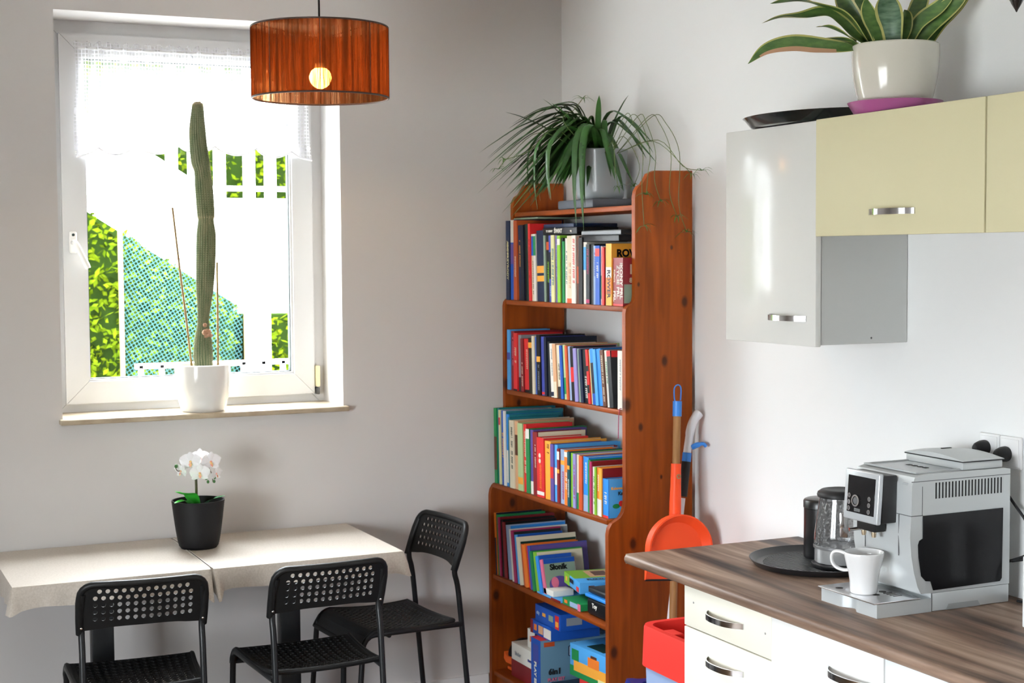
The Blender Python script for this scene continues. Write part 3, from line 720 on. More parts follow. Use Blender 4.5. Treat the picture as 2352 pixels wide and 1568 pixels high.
def side_poly():
    p = [(BXB, 0), (XB_, 0), (XB_, .800)]
    p += [(XB_+.004, .822), (XB_+.014, .838), (XB_+.030, .846), (XB_+.044, .854), (XB_+.056, .870), (XM_-.002, .892), (XM_, .915)]
    p += [(XM_, 1.525), (XM_+.003, 1.540), (XM_+.012, 1.550), (XT_-.012, 1.556), (XT_-.003, 1.566), (XT_, 1.585)]
    p += [(XT_, 1.905), (XT_+.004, 1.925), (XT_+.014, 1.940), (XT_+.028, 1.948), (XT_+.038, 1.962), (XT_+.050, 1.982), (XT_+.075, 1.992)]
    return p + [(BXB, 1.994)]
for y0 in (BY0, BY1-.022):
    sp_ = MB().prism(side_poly(), y0, y0+.022, 'y').build('side_panel', M_pine, bc, smooth=25)
SHELF = [(1.880, XT_+.006, 2.676), (1.548, XM_+.004, 2.676), (1.205, XM_+.004, 2.676), (.848, XB_+.006, 2.676), (.495, XB_+.006, 2.676), (.120, XB_+.006, 2.676)]
for zt, x0, x1 in SHELF:
    MB().rbox(x0, x1, BY0+.0225, BY1-.0225, zt-.018, zt, .004, 2).build('shelf', M_pine_h, bc)
MB().box(XB_+.02, XB_+.04, BY0+.0225, BY1-.0225, 0, .100).build('plinth', M_pine_h, bc)

# ---------------------------------------------------------------- books
PAL = {'navy': '16233f', 'dark navy': '10182c', 'teal': '1f6d7c', 'blue': '1c4fa8', 'bright blue': '2f86d8', 'sky blue': '4d9ddb', 'pale blue': '93a9c9', 'violet blue': '3d4796',
 'purple': '5b4a8c', 'lavender': '8f86bd', 'black': '121316', 'charcoal': '24272a', 'dark olive': '24261a', 'dark green': '14332a', 'green': '1f8046', 'lime': '7db233', 'pale green': 'a9c28c',
 'orange red': 'c05028', 'rust': 'a64a26', 'red': 'c8292a', 'dark red': '7b1d22', 'magenta': 'a12a58', 'orange': 'e0782c', 'amber': 'e6a13c', 'cream': 'd8ceb4', 'pale yellow': 'd9d49a',
 'white': 'e2dfd6', 'grey': '8d9298', 'tan': 'cfa07a', 'brown': '5a3320', 'pink': 'd06a86', 'dark teal': '14505a', 'grey green': '869a88'}
def cm(c, rough=.42): return mat('cover_'+c.replace(' ', '_'), PAL.get(c, c), rough, spec=.25)
M_pages = mat('book_pages', (.68, .63, .54), .9, noise=(400, (.58, .53, .45), (1, 6, .05)))
ORD = ['first','second','third','fourth','fifth','sixth','seventh','eighth','ninth','tenth','eleventh','twelfth','thirteenth','fourteenth','fifteenth','sixteenth','seventeenth','eighteenth','nineteenth','twentieth']
ORD += ['twenty-'+o for o in ORD[:9]]+['thirtieth']+['thirty-'+o for o in ORD[:9]]
DOWN = ((0, 0, -1), (0, -1, 0))      # spine lettering that reads downwards
def book(y1, t, h, lean, zs, xf, depth, col, label, group, bands=(), glyph=None, seed=0, cover2=None):
    """upright book: spine at x=xf, far face at y1 on the shelf zs, top leaning to +y"""
    rnd = random.Random(seed); a = math.atan(lean); t = t*math.cos(a); h = min(h/math.cos(a), h+.01)
    c_ = .0016 if t < .012 else .0024
    o = MB().box(0, c_, -t, 0, 0, h).box(c_, depth, -t, -t+c_, 0, h).box(c_, depth, -c_, 0, 0, h).build('book', cm(col), smooth=0)
    ORG[o.name] = Vector((0, 0, 0))
    MB().box(c_, depth-.004, -t+c_, -c_, .0025, h-.0035).build('page_block', M_pages, o, smooth=0)
    for (z0, z1, bcol) in bands:
        MB().box(-.0004, .0004, -t+.0002, -.0002, h*z0, h*z1).build('spine_band', cm(bcol), o, smooth=0)
    if glyph:
        gcol, z0, z1, wd = glyph; b = MB(); z = h*z1
        while z > h*z0:
            l_ = rnd.uniform(.003, .0075); g0 = -t*.5+t*wd*.5*rnd.uniform(.75, 1); g1 = -t*.5-t*wd*.5*rnd.uniform(.75, 1)
            if rnd.random() > .16:
                b.box(-.0008, .0003, g1, g0, z-l_*.38, z-l_*.02)
                b.box(-.0008, .0003, g1, g1+(g0-g1)*.35, z-l_*.85, z-l_*.4)
            z -= l_
        if b.v: b.build('spine_lettering', cm(gcol), o, smooth=0)
    if cover2:
        z0, z1, cc = cover2
        MB().box(.004, depth-.001, -t-.0004, -t+.0003, h*z0, h*z1).build('cover_print', cm(cc), o, smooth=0)
    o.location = (xf, y1, zs+.0006); o.rotation_euler = (-a, 0, 0)
    return tag(o, label, 'book', group), t, h

def shelf_of_books(rows, zs, xf, scale, ylim, name, dep, seed):
    prev = None; made = []
    for i, row in enumerate(rows):
        y1, y0, h, lean, col = row[:5]; ex = row[5] if len(row) > 5 else {}
        y1 *= scale; y0 *= scale; t_ = y1-y0-.0006; tl = lean
        ys = y1
        if prev:
            p0, pl, ph = prev; mh = min(h, ph)
            ys = min(y1+.012, p0-.0006, p0+(pl-tl)*mh-.0006)
        else: ys = min(y1, ylim[1]-.001-max(0, tl)*h)
        t_ = min(t_, ys-ylim[0]-.002)
        if t_ < .006: continue
        adj = 'slim' if t_ < .018 else ('thick' if t_ > .034 else '')
        what = ex.get('what', f'{adj} {col} book'.strip())
        lab = f'{what}, {ORD[i]} from left on the {name}'
        d = ex.get('d', dep[0]+(i*37 % 10)/10*(dep[1]-dep[0]))
        o, tt, hh = book(ys, t_, h, tl, zs, xf+ex.get('dx', ((i*53) % 7)*.0012), d, col, lab, 'books on the '+name, ex.get('b', ()), ex.get('g'), seed+i, ex.get('c'))
        made.append((o, tt, hh)); prev = (ys-t_, tl, h)
    return made
INNER = (BY0+.0225, BY1-.0225)
W_, K_ = 'white', 'black'
S1 = [(5.329,5.296,.300,0,'navy',{'g':('pale yellow',.55,.72,.4),'what':'tall navy book with yellow title'}),(5.296,5.262,.302,0,'blue',{'b':((.72,1,'white'),(.45,.7,'purple'))}),(5.262,5.232,.300,0,'rust',{'g':('cream',.3,.55,.4)}),
(5.232,5.206,.281,.03,'navy',{'g':('amber',.45,.8,.3)}),(5.206,5.179,.281,.03,'dark navy'),(5.179,5.156,.284,.03,'black'),(5.156,5.133,.285,.03,'dark green'),(5.133,5.115,.285,.03,'red',{'g':('dark red',.3,.8,.4)}),
(5.115,5.092,.246,.03,'cream',{'b':((.68,.97,'blue'),),'g':('charcoal',.1,.6,.25)}),(5.092,5.072,.246,.03,'white',{'b':((.68,.97,'green'),)}),(5.072,5.008,.258,.03,'navy',{'b':((.40,.50,'amber'),(.28,.36,'amber')),'what':'thick navy book with yellow petals'}),
(5.008,4.994,.240,.03,'grey green'),(4.994,4.967,.240,.03,'black',{'b':((.78,.90,'orange red'),),'g':('lime',.3,.6,.5)}),(4.967,4.945,.239,.03,'violet blue',{'b':((.35,.75,'dark navy'),),'g':('pale blue',.1,.25,.5)}),
(4.945,4.918,.240,.02,'pale yellow',{'g':('teal',.25,.8,.6)}),(4.918,4.899,.239,.015,'purple',{'g':('lavender',.4,.9,.4)}),(4.899,4.875,.238,.01,'lime',{'b':((.86,.95,'white'),)}),(4.875,4.862,.229,.01,'charcoal'),(4.862,4.848,.217,0,'green'),
(4.848,4.827,.228,0,'white',{'g':('teal',.3,.8,.35)}),(4.825,4.783,.236,0,'cream',{'b':((.0,.07,'orange red'),),'g':('tan',.2,.6,.4)}),(4.783,4.752,.237,0,'white',{'g':('red',.3,.95,.5)}),(4.752,4.732,.234,0,'brown',{'b':((.3,.55,'rust'),)}),(4.732,4.704,.229,0,'black'),
(4.702,4.677,.213,0,'white',{'b':((.55,.92,'sky blue'),)}),(4.677,4.650,.205,0,'charcoal',{'g':('magenta',.5,.92,.4),'b':((.02,.08,'magenta'),)}),(4.650,4.623,.205,0,'black'),(4.620,4.601,.200,0,'pale blue',{'g':('violet blue',.5,.9,.4)}),
(4.601,4.570,.200,0,'blue',{'g':('white',.45,.75,.45),'b':((.82,.95,'red'),)}),(4.570,4.558,.198,0,'white',{'b':((.1,.5,'green'),)}),(4.558,4.541,.194,0,'red'),(4.541,4.529,.189,0,'charcoal'),
(4.529,4.489,.206,0,'amber',{'b':((.45,.62,'white'),(.18,.45,'orange')),'d':.19,'what':'thick amber book lettered ROWER'}),
(4.489,4.464,.159,0,'dark red',{'d':.16,'b':((.0,.04,'red'),),'what':'slim dark red book lettered PRL'}),(4.464,4.429,.159,0,'dark red',{'d':.16,'b':((.0,.04,'red'),),'what':'dark red book lettered ŻYCIE PRL'}),(4.429,4.393,.159,0,'dark red',{'d':.16,'b':((.0,.04,'red'),),'c':(.06,.45,'grey green'),'what':'dark red book lettered IKONY PRL'})]
m1 = shelf_of_books(S1, 1.548, 2.430, .994, INNER, 'top book shelf', (.17, .22), 100)
def spine_text(bk, s, size, col, zc, maxw, yoff=0., bold=.0004):
    o, t_, h_ = bk; return text('spine_lettering', s, size, cm(col), o, (-.0006, -t_/2+yoff, h_*zc), *DOWN, maxw=maxw, bold=bold)
def cover_text(bk, s, size, col, x, zc, bold=.0006, maxw=None):
    o, t_, h_ = bk; return text('cover_lettering', s, size, cm(col), o, (x, -t_-.0008, h_*zc), (1, 0, 0), (0, 0, 1), bold=bold, maxw=maxw)
spine_text(m1[0], 'ABC PRZYRODY', .020, 'pale yellow', .50, .15)
spine_text(m1[-4], 'ROWER', .030, 'black', .35, .095, bold=.001)
cover_text(m1[-4], 'ROWER', .034, 'black', .080, .84, bold=.0015)
spine_text(m1[-3], 'PRL', .022, 'white', .20, .045, bold=.0008); spine_text(m1[-3], 'Kultura', .014, 'cream', .62, .07)
spine_text(m1[-2], 'ŻYCIE PRL', .024, 'white', .50, .120, bold=.0008)
spine_text(m1[-1], 'IKONY PRL', .024, 'white', .52, .125, bold=.0008)
cover_text(m1[-1], 'IK', .046, 'cream', .045, .75); cover_text(m1[-1], '80', .022, 'cream', .035, .53)

S2 = [(5.293,5.266,.229,0,'sky blue',{'b':((.5,.62,'violet blue'),)}),(5.266,5.237,.224,0,'dark red',{'g':('pink',.4,.9,.3)}),(5.235,5.203,.218,0,'red',{'g':('cream',.5,.75,.5),'b':((0,.03,'black'),)}),(5.201,5.176,.212,.03,'grey',{'b':((0,.25,'charcoal'),)}),
(5.174,5.150,.200,.035,'dark red',{'g':('cream',.1,.6,.35)}),(5.150,5.107,.200,.035,'red',{'g':('cream',.45,.8,.3),'b':((0,.05,'black'),),'what':'bright red book with pale title'}),(5.107,5.071,.205,.035,'dark olive',{'b':((.82,.92,'amber'),)}),(5.071,5.050,.214,.035,'cream'),(5.050,5.034,.212,.035,'blue'),
(5.034,5.003,.220,.035,'black',{'b':((.55,.64,'amber'),),'g':('grey',.1,.5,.3)}),(5.003,4.973,.215,.035,'violet blue',{'b':((.02,.06,'red'),)}),(4.973,4.953,.214,.035,'dark navy'),(4.953,4.930,.199,.05,'charcoal'),
(4.928,4.900,.193,.085,'white',{'b':((.02,.10,'navy'),),'g':('grey',.4,.9,.3)}),(4.893,4.868,.193,.09,'tan',{'b':((0,.3,'cream'),)}),(4.868,4.839,.190,.09,'cream',{'b':((0,.22,'charcoal'),),'g':('charcoal',.35,.65,.35)}),(4.839,4.820,.190,.09,'blue'),(4.820,4.798,.193,.09,'pale green',{'b':((.1,.4,'green'),)}),
(4.798,4.782,.192,.09,'orange red'),(4.782,4.760,.190,.09,'pale blue'),(4.760,4.730,.190,.095,'black',{'b':((.35,.62,'red'),)}),(4.730,4.706,.186,.095,'lavender'),(4.706,4.690,.185,.095,'grey green'),(4.690,4.670,.184,.11,'navy'),
(4.670,4.640,.184,.125,'black',{'g':('white',.1,.5,.5)}),(4.638,4.622,.186,.13,'red',{'b':((.2,.35,'black'),(.6,.7,'black'))}),(4.622,4.608,.186,.135,'pale yellow'),(4.606,4.579,.190,.135,'dark navy',{'b':((.75,1,'bright blue'),(0,.2,'blue'))}),(4.577,4.557,.190,.135,'sky blue'),
(4.557,4.527,.192,.135,'bright blue',{'what':'bright blue leaning book'}),(4.525,4.501,.190,.135,'brown',{'g':('cream',.1,.9,.4)}),(4.499,4.479,.190,.135,'white',{'g':('green',.4,.8,.3)}),(4.477,4.450,.190,.12,'charcoal',{'b':((.9,1,'red'),),'c':(.88,.995,'red'),'what':'charcoal book with red cover band'}),(4.419,4.382,.195,0,'white',{'g':('grey',.3,.85,.2),'what':'upright white book'})]
m2 = shelf_of_books(S2, 1.205, 2.428, .999, INNER, 'middle shelf', (.17, .225), 200)

o, t_, h_ = m2[-1]
MB().tube(smoothpath([(-.002, -t_+.006, .004), (-.009, -t_+.006, .003), (-.013, -t_+.005, -.02), (-.012, -t_+.009, -.055), (-.011, -t_+.013, -.095)], 5), .0014, 5).build('ribbon_bookmark', cm('magenta'), o)
S3 = [(5.322,5.297,.287,.025,'green',{'b':((.18,.62,'brown'),)}),(5.297,5.280,.288,.025,'teal'),(5.280,5.265,.283,.025,'pale yellow',{'b':((.8,.9,'red'),)}),(5.265,5.241,.283,.025,'blue',{'g':('amber',.35,.7,.5),'what':'royal blue picture book'}),(5.241,5.221,.283,.025,'white',{'c':(0,1,'teal')}),(5.221,5.200,.272,.025,'bright blue',{'b':((.05,.5,'white'),),'c':(0,1,'teal')}),
(5.200,5.181,.262,.025,'teal'),(5.181,5.141,.254,.025,'cream',{'g':('dark green',.3,.9,.4)}),(5.141,5.110,.254,.025,'tan',{'b':((.5,.8,'brown'),)}),(5.110,5.068,.250,.025,'pale green',{'b':((.1,.2,'amber'),)}),(5.068,5.042,.250,.025,'red',{'g':('cream',.3,.9,.5)}),(5.042,5.013,.235,.025,'green',{'b':((.85,1,'white'),)}),
(5.013,4.985,.234,.025,'purple',{'b':((0,.2,'white'),)}),(4.985,4.946,.230,.025,'dark red',{'g':('cream',.45,.8,.2),'c':(.0,1,'cream')}),(4.946,4.888,.215,.02,'red',{'b':((.04,.10,'white'),),'g':('orange',.15,.55,.3),'d':.18,'what':'thick red book with two white circles'}),
(4.888,4.840,.208,.02,'amber',{'g':('brown',.8,.95,.4),'what':'thick amber book with dark ornaments'}),(4.840,4.814,.202,.015,'purple',{'b':((.4,.6,'red'),)}),(4.814,4.790,.202,.015,'sky blue',{'b':((.3,.6,'white'),)}),(4.790,4.771,.191,.006,'dark red',{'b':((.8,.95,'white'),(.55,.62,'amber'))}),(4.771,4.735,.191,.006,'pale blue',{'g':('magenta',.1,.6,.35),'b':((.72,.8,'amber'),)}),
(4.735,4.706,.192,.006,'orange',{'b':((.88,.97,'white'),),'g':('white',.3,.6,.4)}),(4.706,4.687,.190,.006,'dark teal',{'b':((.68,.75,'amber'),),'g':('white',.1,.5,.4)}),(4.687,4.666,.188,0,'lime'),(4.666,4.646,.188,0,'lavender',{'g':('magenta',.2,.8,.4)}),(4.646,4.624,.187,0,'cream',{'b':((0,.3,'green'),)}),(4.624,4.599,.186,0,'orange red'),
(4.599,4.559,.186,0,'bright blue',{'b':((0,.3,'pale blue'),),'g':('white',.5,.9,.3)}),(4.559,4.541,.179,0,'green'),(4.541,4.526,.176,0,'magenta',{'d':.24,'c':(0,1,'dark red')}),(4.526,4.508,.160,0,'white',{'g':('green',.2,.8,.4)}),(4.508,4.497,.160,0,'lime'),(4.497,4.479,.161,0,'orange',{'b':((0,.35,'white'),),'g':('white',.5,.85,.4)}),(4.479,4.459,.161,0,'amber',{'b':((0,.35,'white'),),'d':.25,'c':(0,1,'dark red')}),
(4.457,4.419,.129,0,'bright blue',{'b':((.0,.06,'red'),),'d':.15,'c':(.0,1,'sky blue'),'g':('white',.3,.7,.45),'what':'short blue picture book'})]
m3 = shelf_of_books(S3, .848, 2.374, .996, INNER, 'fourth shelf down', (.19, .26), 300)
for zc in (.70, .61):
    o, t_, h_ = m3[14]; MB().lathe([(0, 0), (.0085, 0), (.0085, .0006), (0, .0006)], 16, M=Matrix.Translation((-.0002, -t_/2+.004, h_*zc)) @ Matrix.Rotation(R(-90), 4, 'Y')).build('spine_circle', cm('cream'), o)
cover_text(m3[-1], 'Kolorowe', .012, 'amber', .036, .76, maxw=.052); cover_text(m3[-1], 'Ka', .017, 'charcoal', .046, .62)
o, t_, h_ = m3[-1]
MB().ball((.030, -t_-.0006, h_*.30), .014, .0006, .008, n=16).ball((.048, -t_-.0006, h_*.36), .009, .0006, .010, n=16, mi=1).build('cover_picture', [cm('green'), cm('red')], o)

S4 = [(5.331,5.318,.236,.08,'orange',{'b':((0,.6,'navy'),),'d':.20,'c':(0,1,'dark navy')}),(5.318,5.301,.230,.08,'green',{'d':.20}),(5.301,5.285,.223,.085,'magenta',{'d':.235,'c':(0,1,'dark red')}),(5.285,5.263,.216,.10,'black',{'d':.22,'c':(.9,.96,'magenta')}),(5.263,5.240,.211,.11,'dark red',{'d':.22,'c':(0,1,'black')}),(5.237,5.202,.203,.15,'pale blue',{'d':.235,'c':(.4,.98,'bright blue')}),(5.202,5.180,.193,.16,'white',{'d':.235,'c':(0,.97,'grey')}),
(5.180,5.159,.192,.17,'magenta',{'d':.20,'c':(0,.97,'charcoal')}),(5.159,5.137,.179,.18,'sky blue',{'d':.19,'c':(.0,1,'blue')}),(5.137,5.109,.174,.20,'cream',{'d':.235,'c':(.0,.90,'dark green'),'what':'cream and dark green picture book'}),(5.109,5.091,.153,.20,'orange red',{'d':.22,'c':(.2,1,'orange')}),(5.091,5.067,.153,.20,'orange',{'d':.22,'c':(.1,.95,'green')}),(5.067,5.049,.153,.20,'red',{'d':.22}),
(5.049,5.025,.157,.20,'violet blue',{'d':.235,'c':(0,.98,'purple')}),(5.022,5.001,.142,.21,'green',{'d':.20,'c':(.0,.98,'teal')}),(5.001,4.978,.142,.22,'lime',{'d':.19,'c':(0,.98,'cream')}),(4.975,4.951,.131,.30,'bright blue',{'d':.135,'c':(.0,1,'blue'),'what':'bright blue board book'}),(4.951,4.928,.122,.31,'pink',{'d':.130,'c':(0,1,'grey green'),'what':'board book titled Słonik'})]
m4 = shelf_of_books(S4, .495, 2.372, .994, INNER, 'fifth shelf down', (.19, .23), 400)
cover_text(m4[-1], 'Słonik', .028, 'black', .060, .745, bold=.0012)
o, t_, h_ = m4[-1]
MB().ball((.058, -t_-.0005, h_*.26), .042, .0006, .030, n=24).ball((.098, -t_-.0006, h_*.38), .022, .0006, .022, n=20).build('cover_picture', cm('purple'), o)
MB().ball((.040, -t_-.0010, h_*.32), .015, .0006, .020, n=20).build('cover_picture', cm('pink'), o)
MB().box(.004, .129, -t_-.0006, -t_, h_*.86, h_*.995).build('cover_band', cm('blue'), o, smooth=0)

def flat_box(name, label, cat, x0, x1, y0, y1, z0, z1, col, rz=0., group=None, prints=(), top=None, r=.002):
    """lying box or book; prints = (face, a0, a1, b0, b1, colour) with face 'f' (front, -x) or 's' (side, -y) or 't' in fractions"""
    c = ((x0+x1)/2, (y0+y1)/2, z0); hx, hy, h_ = (x1-x0)/2, (y1-y0)/2, z1-z0
    o = MB().rbox(-hx, hx, -hy, hy, 0, h_, r, 2).build(name, cm(col)); ORG[o.name] = Vector((0, 0, 0))
    o.location = c; o.rotation_euler = (0, 0, R(rz)); tag(o, label, cat, group); e = .0003
    for (f_, a0, a1, b0, b1, pc) in prints:
        bb = MB(); e += .0002
        if f_ == 'f': bb.box(-hx-e, -hx+.0002, hy-2*hy*a1, hy-2*hy*a0, h_*b0, h_*b1)      # a from the left as seen
        elif f_ == 's': bb.box(-hx+2*hx*a0, -hx+2*hx*a1, -hy-e, -hy+.0002, h_*b0, h_*b1)
        else: bb.box(-hx+2*hx*a0, -hx+2*hx*a1, -hy+2*hy*b0, -hy+2*hy*b1, h_-.0002, h_+e)
        bb.build('print_panel', cm(pc), o, smooth=0)
    o['hx'] = hx; o['hy'] = hy; o['h'] = h_
    return o
def box_text(o, face, s, size, col, a, bfrac, maxw=None, bold=.0006, down=False):
    hx, hy, h_ = o['hx'], o['hy'], o['h']
    if face == 'f':
        if down: text('box_lettering', s, size, cm(col), o, (-hx-.0028, hy-2*hy*a, h_*bfrac), *DOWN, maxw=maxw, bold=bold)
        else: text('box_lettering', s, size, cm(col), o, (-hx-.0028, hy-2*hy*a, h_*bfrac), (0, -1, 0), (0, 0, 1), maxw=maxw, bold=bold)
    elif face == 's': text('box_lettering', s, size, cm(col), o, (-hx+2*hx*a, -hy-.0028, h_*bfrac), (1, 0, 0), (0, 0, 1), maxw=maxw, bold=bold)
    else: text('box_lettering', s, size, cm(col), o, (-hx+2*hx*a, -hy+2*hy*bfrac, h_+.0028), (1, 0, 0), (0, 1, 0), maxw=maxw, bold=bold)
def top_of(made, i0, i1, zs): return max(zs+.001+m[2]*math.cos(m[0].rotation_euler.x) + (m[1]*abs(math.sin(m[0].rotation_euler.x))) for m in made[i0:i1])
# books lying on the upright ones of the top shelf
zt1 = top_of(m1, 11, 24, 1.548)+.0008
fb = flat_box('book', 'black book lettered ŚWIAT lying across upright books, top shelf', 'book', 2.434, 2.60, 4.715, 4.985, zt1, zt1+.024, 'black', group='books lying flat on the top shelf')
box_text(fb, 'f', 'ŚWIAT', .020, 'white', .48, .5, bold=.0008); box_text(fb, 'f', 'TY I NOWY', .010, 'white', .22, .5); box_text(fb, 'f', 'wg', .010, 'white', .85, .5)
fb2 = flat_box('book', 'navy book lying on top of the black ŚWIAT book', 'book', 2.445, 2.62, 4.76, 5.00, zt1+.0245, zt1+.0385, 'navy', group='books lying flat on the top shelf')
zt2_ = top_of(m1, 24, 33, 1.548)+.0008
flat_box('book', 'thick black book lying flat above the amber book', 'book', 2.437, 2.61, 4.42, 4.690, zt2_, zt2_+.020, 'black', group='books lying flat on the top shelf')
flat_box('book', 'grey-edged book topmost above the amber book, top shelf', 'book', 2.440, 2.61, 4.41, 4.690, zt2_+.0205, zt2_+.0385, 'charcoal', group='books lying flat on the top shelf', prints=(('f', 0, 1, .2, .8, 'grey'),))
zt3_ = top_of(m1, 1, 8, 1.548)+.0008
flat_box('magazine', 'thin pale magazine lying above the tallest books, top shelf', 'magazine', 2.45, 2.63, 5.06, 5.27, zt3_, zt3_+.006, 'grey green', group='books lying flat on the top shelf')
# a few things on the fifth shelf
fl = flat_box('picture_book', 'thin light blue picture book lying flat below the white box', 'book', 2.374, 2.56, 4.735, 4.925, .4958, .503, 'sky blue', prints=(('f', .6, 1, 0, 1, 'dark red'),))
wb = flat_box('card_box', 'small white card box on the flat blue picture book', 'box', 2.378, 2.46, 4.800, 4.900, .5036, .525, 'white')
fr = flat_box('puzzle_box', 'green puzzle box printed with fruit at the shelf edge', 'box', 2.378, 2.52, 4.590, 4.728, .4958, .520, 'green', prints=(('f', .42, .85, .15, .85, 'pale blue'), ('f', .12, .28, .35, .8, 'orange'), ('f', .85, 1, 0, 1, 'pink'), ('s', .3, .45, .3, .8, 'orange'), ('s', .6, .7, .3, .8, 'lime')))
bs = flat_box('puzzle_box', 'flat patterned puzzle box under the tilted sky blue puzzle', 'box', 2.465, 2.62, 4.60, 4.855, .5255, .548, 'dark teal', prints=(('f', .1, .3, .2, .8, 'magenta'), ('f', .4, .55, .2, .8, 'lime'), ('f', .65, .9, .1, .9, 'blue')))
pz = flat_box('puzzle_box', 'sky blue puzzle box with green lid lying on others', 'box', 2.412, 2.62, 4.60, 4.805, .5485, .588, 'sky blue', rz=-12, prints=(('t', .0, 1, .35, 1, 'lime'), ('t', .3, .8, .42, .92, 'tan'), ('t', .4, .65, .5, .85, 'brown'), ('f', 0, .35, 0, 1, 'lime'), ('f', .1, .2, .3, .7, 'amber'), ('f', .80, .94, .1, .5, 'red'), ('s', .15, .25, .2, .7, 'brown')))
box_text(pz, 't', 'PUZZLE MAXI', .022, 'charcoal', .5, .18, bold=.001); box_text(pz, 'f', 'MAXI', .020, 'black', .5, .62, bold=.001); box_text(pz, 's', 'Puzzle', .016, 'charcoal', .6, .55)
bt = thing('toy_case', 'black toy case with blue stripe beside the fruit puzzle', 'toy', (2.45, 4.47, .4958))
MB().rbox(2.385, 2.55, 4.400, 4.560, .4958, .555, .012, 3).build('case_body', cm('black'), bt)
MB().rbox(2.380, 2.55, 4.396, 4.564, .556, .568, .005, 3).build('case_stripe', cm('bright blue'), bt)
MB().rbox(2.388, 2.548, 4.403, 4.557, .569, .590, .010, 3).build('case_lid', cm('charcoal'), bt)
text('case_lettering', 'Toy', .022, cm('white'), bt, (2.384, 4.50, .532), (0, -1, 0), (0, 0, 1), bold=.0006)
# the bottom shelf
ZB = .1208
wr = flat_box('game_box', 'white and red cardboard box at left on the bottom shelf', 'box', 2.400, 2.60, 4.985, 5.205, ZB, .250, 'white', prints=(('f', 0, 1, 0, .50, 'dark red'), ('s', 0, 1, 0, .5, 'dark red')))
box_text(wr, 'f', 'kinder', .020, 'grey', .28, .72); box_text(wr, 'f', 'memo', .018, 'violet blue', .78, .72)
sw = flat_box('card_box', 'small white and blue box on the white-red box', 'box', 2.42, 2.52, 5.000, 5.105, .2505, .322, 'white', prints=(('f', .62, 1, 0, 1, 'navy'), ('f', .22, .42, .35, .65, 'orange')))
ps = flat_box('game_box', 'large grey-blue play set box with hexagons, bottom shelf', 'box', 2.372, 2.655, 4.895, 4.972, ZB, .325, '5f8399', prints=(('f', 0, 1, 0, 1, 'blue'), ('f', .2, .8, .55, .9, 'violet blue'), ('t', 0, .32, 0, 1, 'red'), ('s', .05, .2, .88, .96, 'orange red')))
for (a, bf) in ((.50, .62), (.64, .30), (.80, .62), (.42, .02), (.93, .30)):
    M_ = Matrix.Translation((-.1415+.283*a, -.0385-.0005, .2045*(bf+.14))) @ Matrix.Rotation(R(90), 4, 'X')
    hx_ = MB().lathe([(.0, 0), (.0335, 0), (.0335, .0006), (0, .0006)], 6, M=M_ @ Matrix.Rotation(R(30), 4, 'Z'))
    if bf > 0.1: hx_.build('hexagon_border', cm('navy'), ps, smooth=0); MB().lathe([(0, .0007), (.0295, .0007), (.0295, .0012), (0, .0012)], 6, M=M_ @ Matrix.Rotation(R(30), 4, 'Z')).build('hexagon', cm('8f97a0'), ps, smooth=0)
box_text(ps, 'f', 'PLAY SET', .024, 'white', .5, .35, down=True, bold=.001); box_text(ps, 's', '6in1', .030, 'charcoal', .20, .42, bold=.001); box_text(ps, 's', 'PLAY SET', .017, 'pink', .22, .28, bold=.0006)
tb_ = flat_box('game_box', 'thin blue game box lying on the play set box', 'box', 2.40, 2.60, 4.865, 5.035, .3255, .375, 'blue', prints=(('f', 0, .12, 0, 1, 'dark red'), ('f', .18, .3, .3, .75, 'orange'), ('f', .4, .62, .2, .8, 'tan'), ('f', .66, 1, .1, .8, 'white')))
t2 = flat_box('game_box', 'blue game box with red tag, topmost on the bottom shelf', 'box', 2.405, 2.655, 4.80, 5.005, .3755, .437, 'blue', prints=(('f', .80, .95, .05, .85, 'red'), ('f', .82, .93, .2, .5, 'amber'), ('f', .55, .72, .35, .7, 'grey green'), ('f', .3, .42, .45, .65, 'amber'), ('s', .1, .35, .3, .75, 'grey')))
box_text(t2, 'f', 'city', .018, 'pale blue', .14, .55)
nb = flat_box('game_box', 'navy word game box lettered SCRABBLE at the shelf bottom', 'box', 2.375, 2.60, 4.400, 4.815, ZB, .195, 'navy', prints=(('f', 0, 1, 0, .96, 'blue'),))
box_text(nb, 'f', 'SCRABBLE', .046, 'white', .40, .52, bold=.0015, maxw=.30)
rb = flat_box('game_box', 'dark red game box under the yellow-blue puzzle box', 'box', 2.385, 2.60, 4.400, 4.615, .1955, .258, 'red', prints=(('t', .1, .95, .1, .95, 'dark olive'),))
box_text(rb, 'f', 'UNO', .030, 'amber', .45, .45, bold=.001)
p2 = flat_box('puzzle_box', 'sky blue and yellow puzzle box with hut picture', 'box', 2.39, 2.60, 4.420, 4.685, .2585, .370, 'sky blue', rz=4, prints=(('f', 0, 1, 0, .32, 'green'), ('f', .1, 1, .18, .50, 'amber'), ('f', .05, .22, .5, .85, 'green'), ('f', .45, .72, .48, .78, 'orange'), ('f', .52, .66, .78, .86, 'brown'), ('f', .70, 1, .0, .22, 'pale yellow'), ('t', .1, .4, .3, .7, 'dark green'), ('t', .45, .9, .1, .5, 'grey')))
rt = thing('ride_toy', 'black and orange rounded toy in the bottom left corner', 'toy', (2.47, 5.255, ZB))
MB().ball((2.47, 5.252, ZB+.062), .060, .042, .062, n=20).build('toy_body', cm('black'), rt)
MB().prism([(5.285, ZB+.045), (5.282, ZB+.072), (5.255, ZB+.060), (5.215, ZB+.062), (5.215, ZB+.036), (5.265, ZB+.034)], 2.404, 2.425, 'x').build('orange_shell', mat('safety_orange', (.75, .12, .02), .4), rt)
MB().rbox(2.42, 2.50, 5.215, 5.290, ZB, ZB+.014, .004).build('toy_base', mat('safety_orange', (.75, .12, .02), .4), rt)

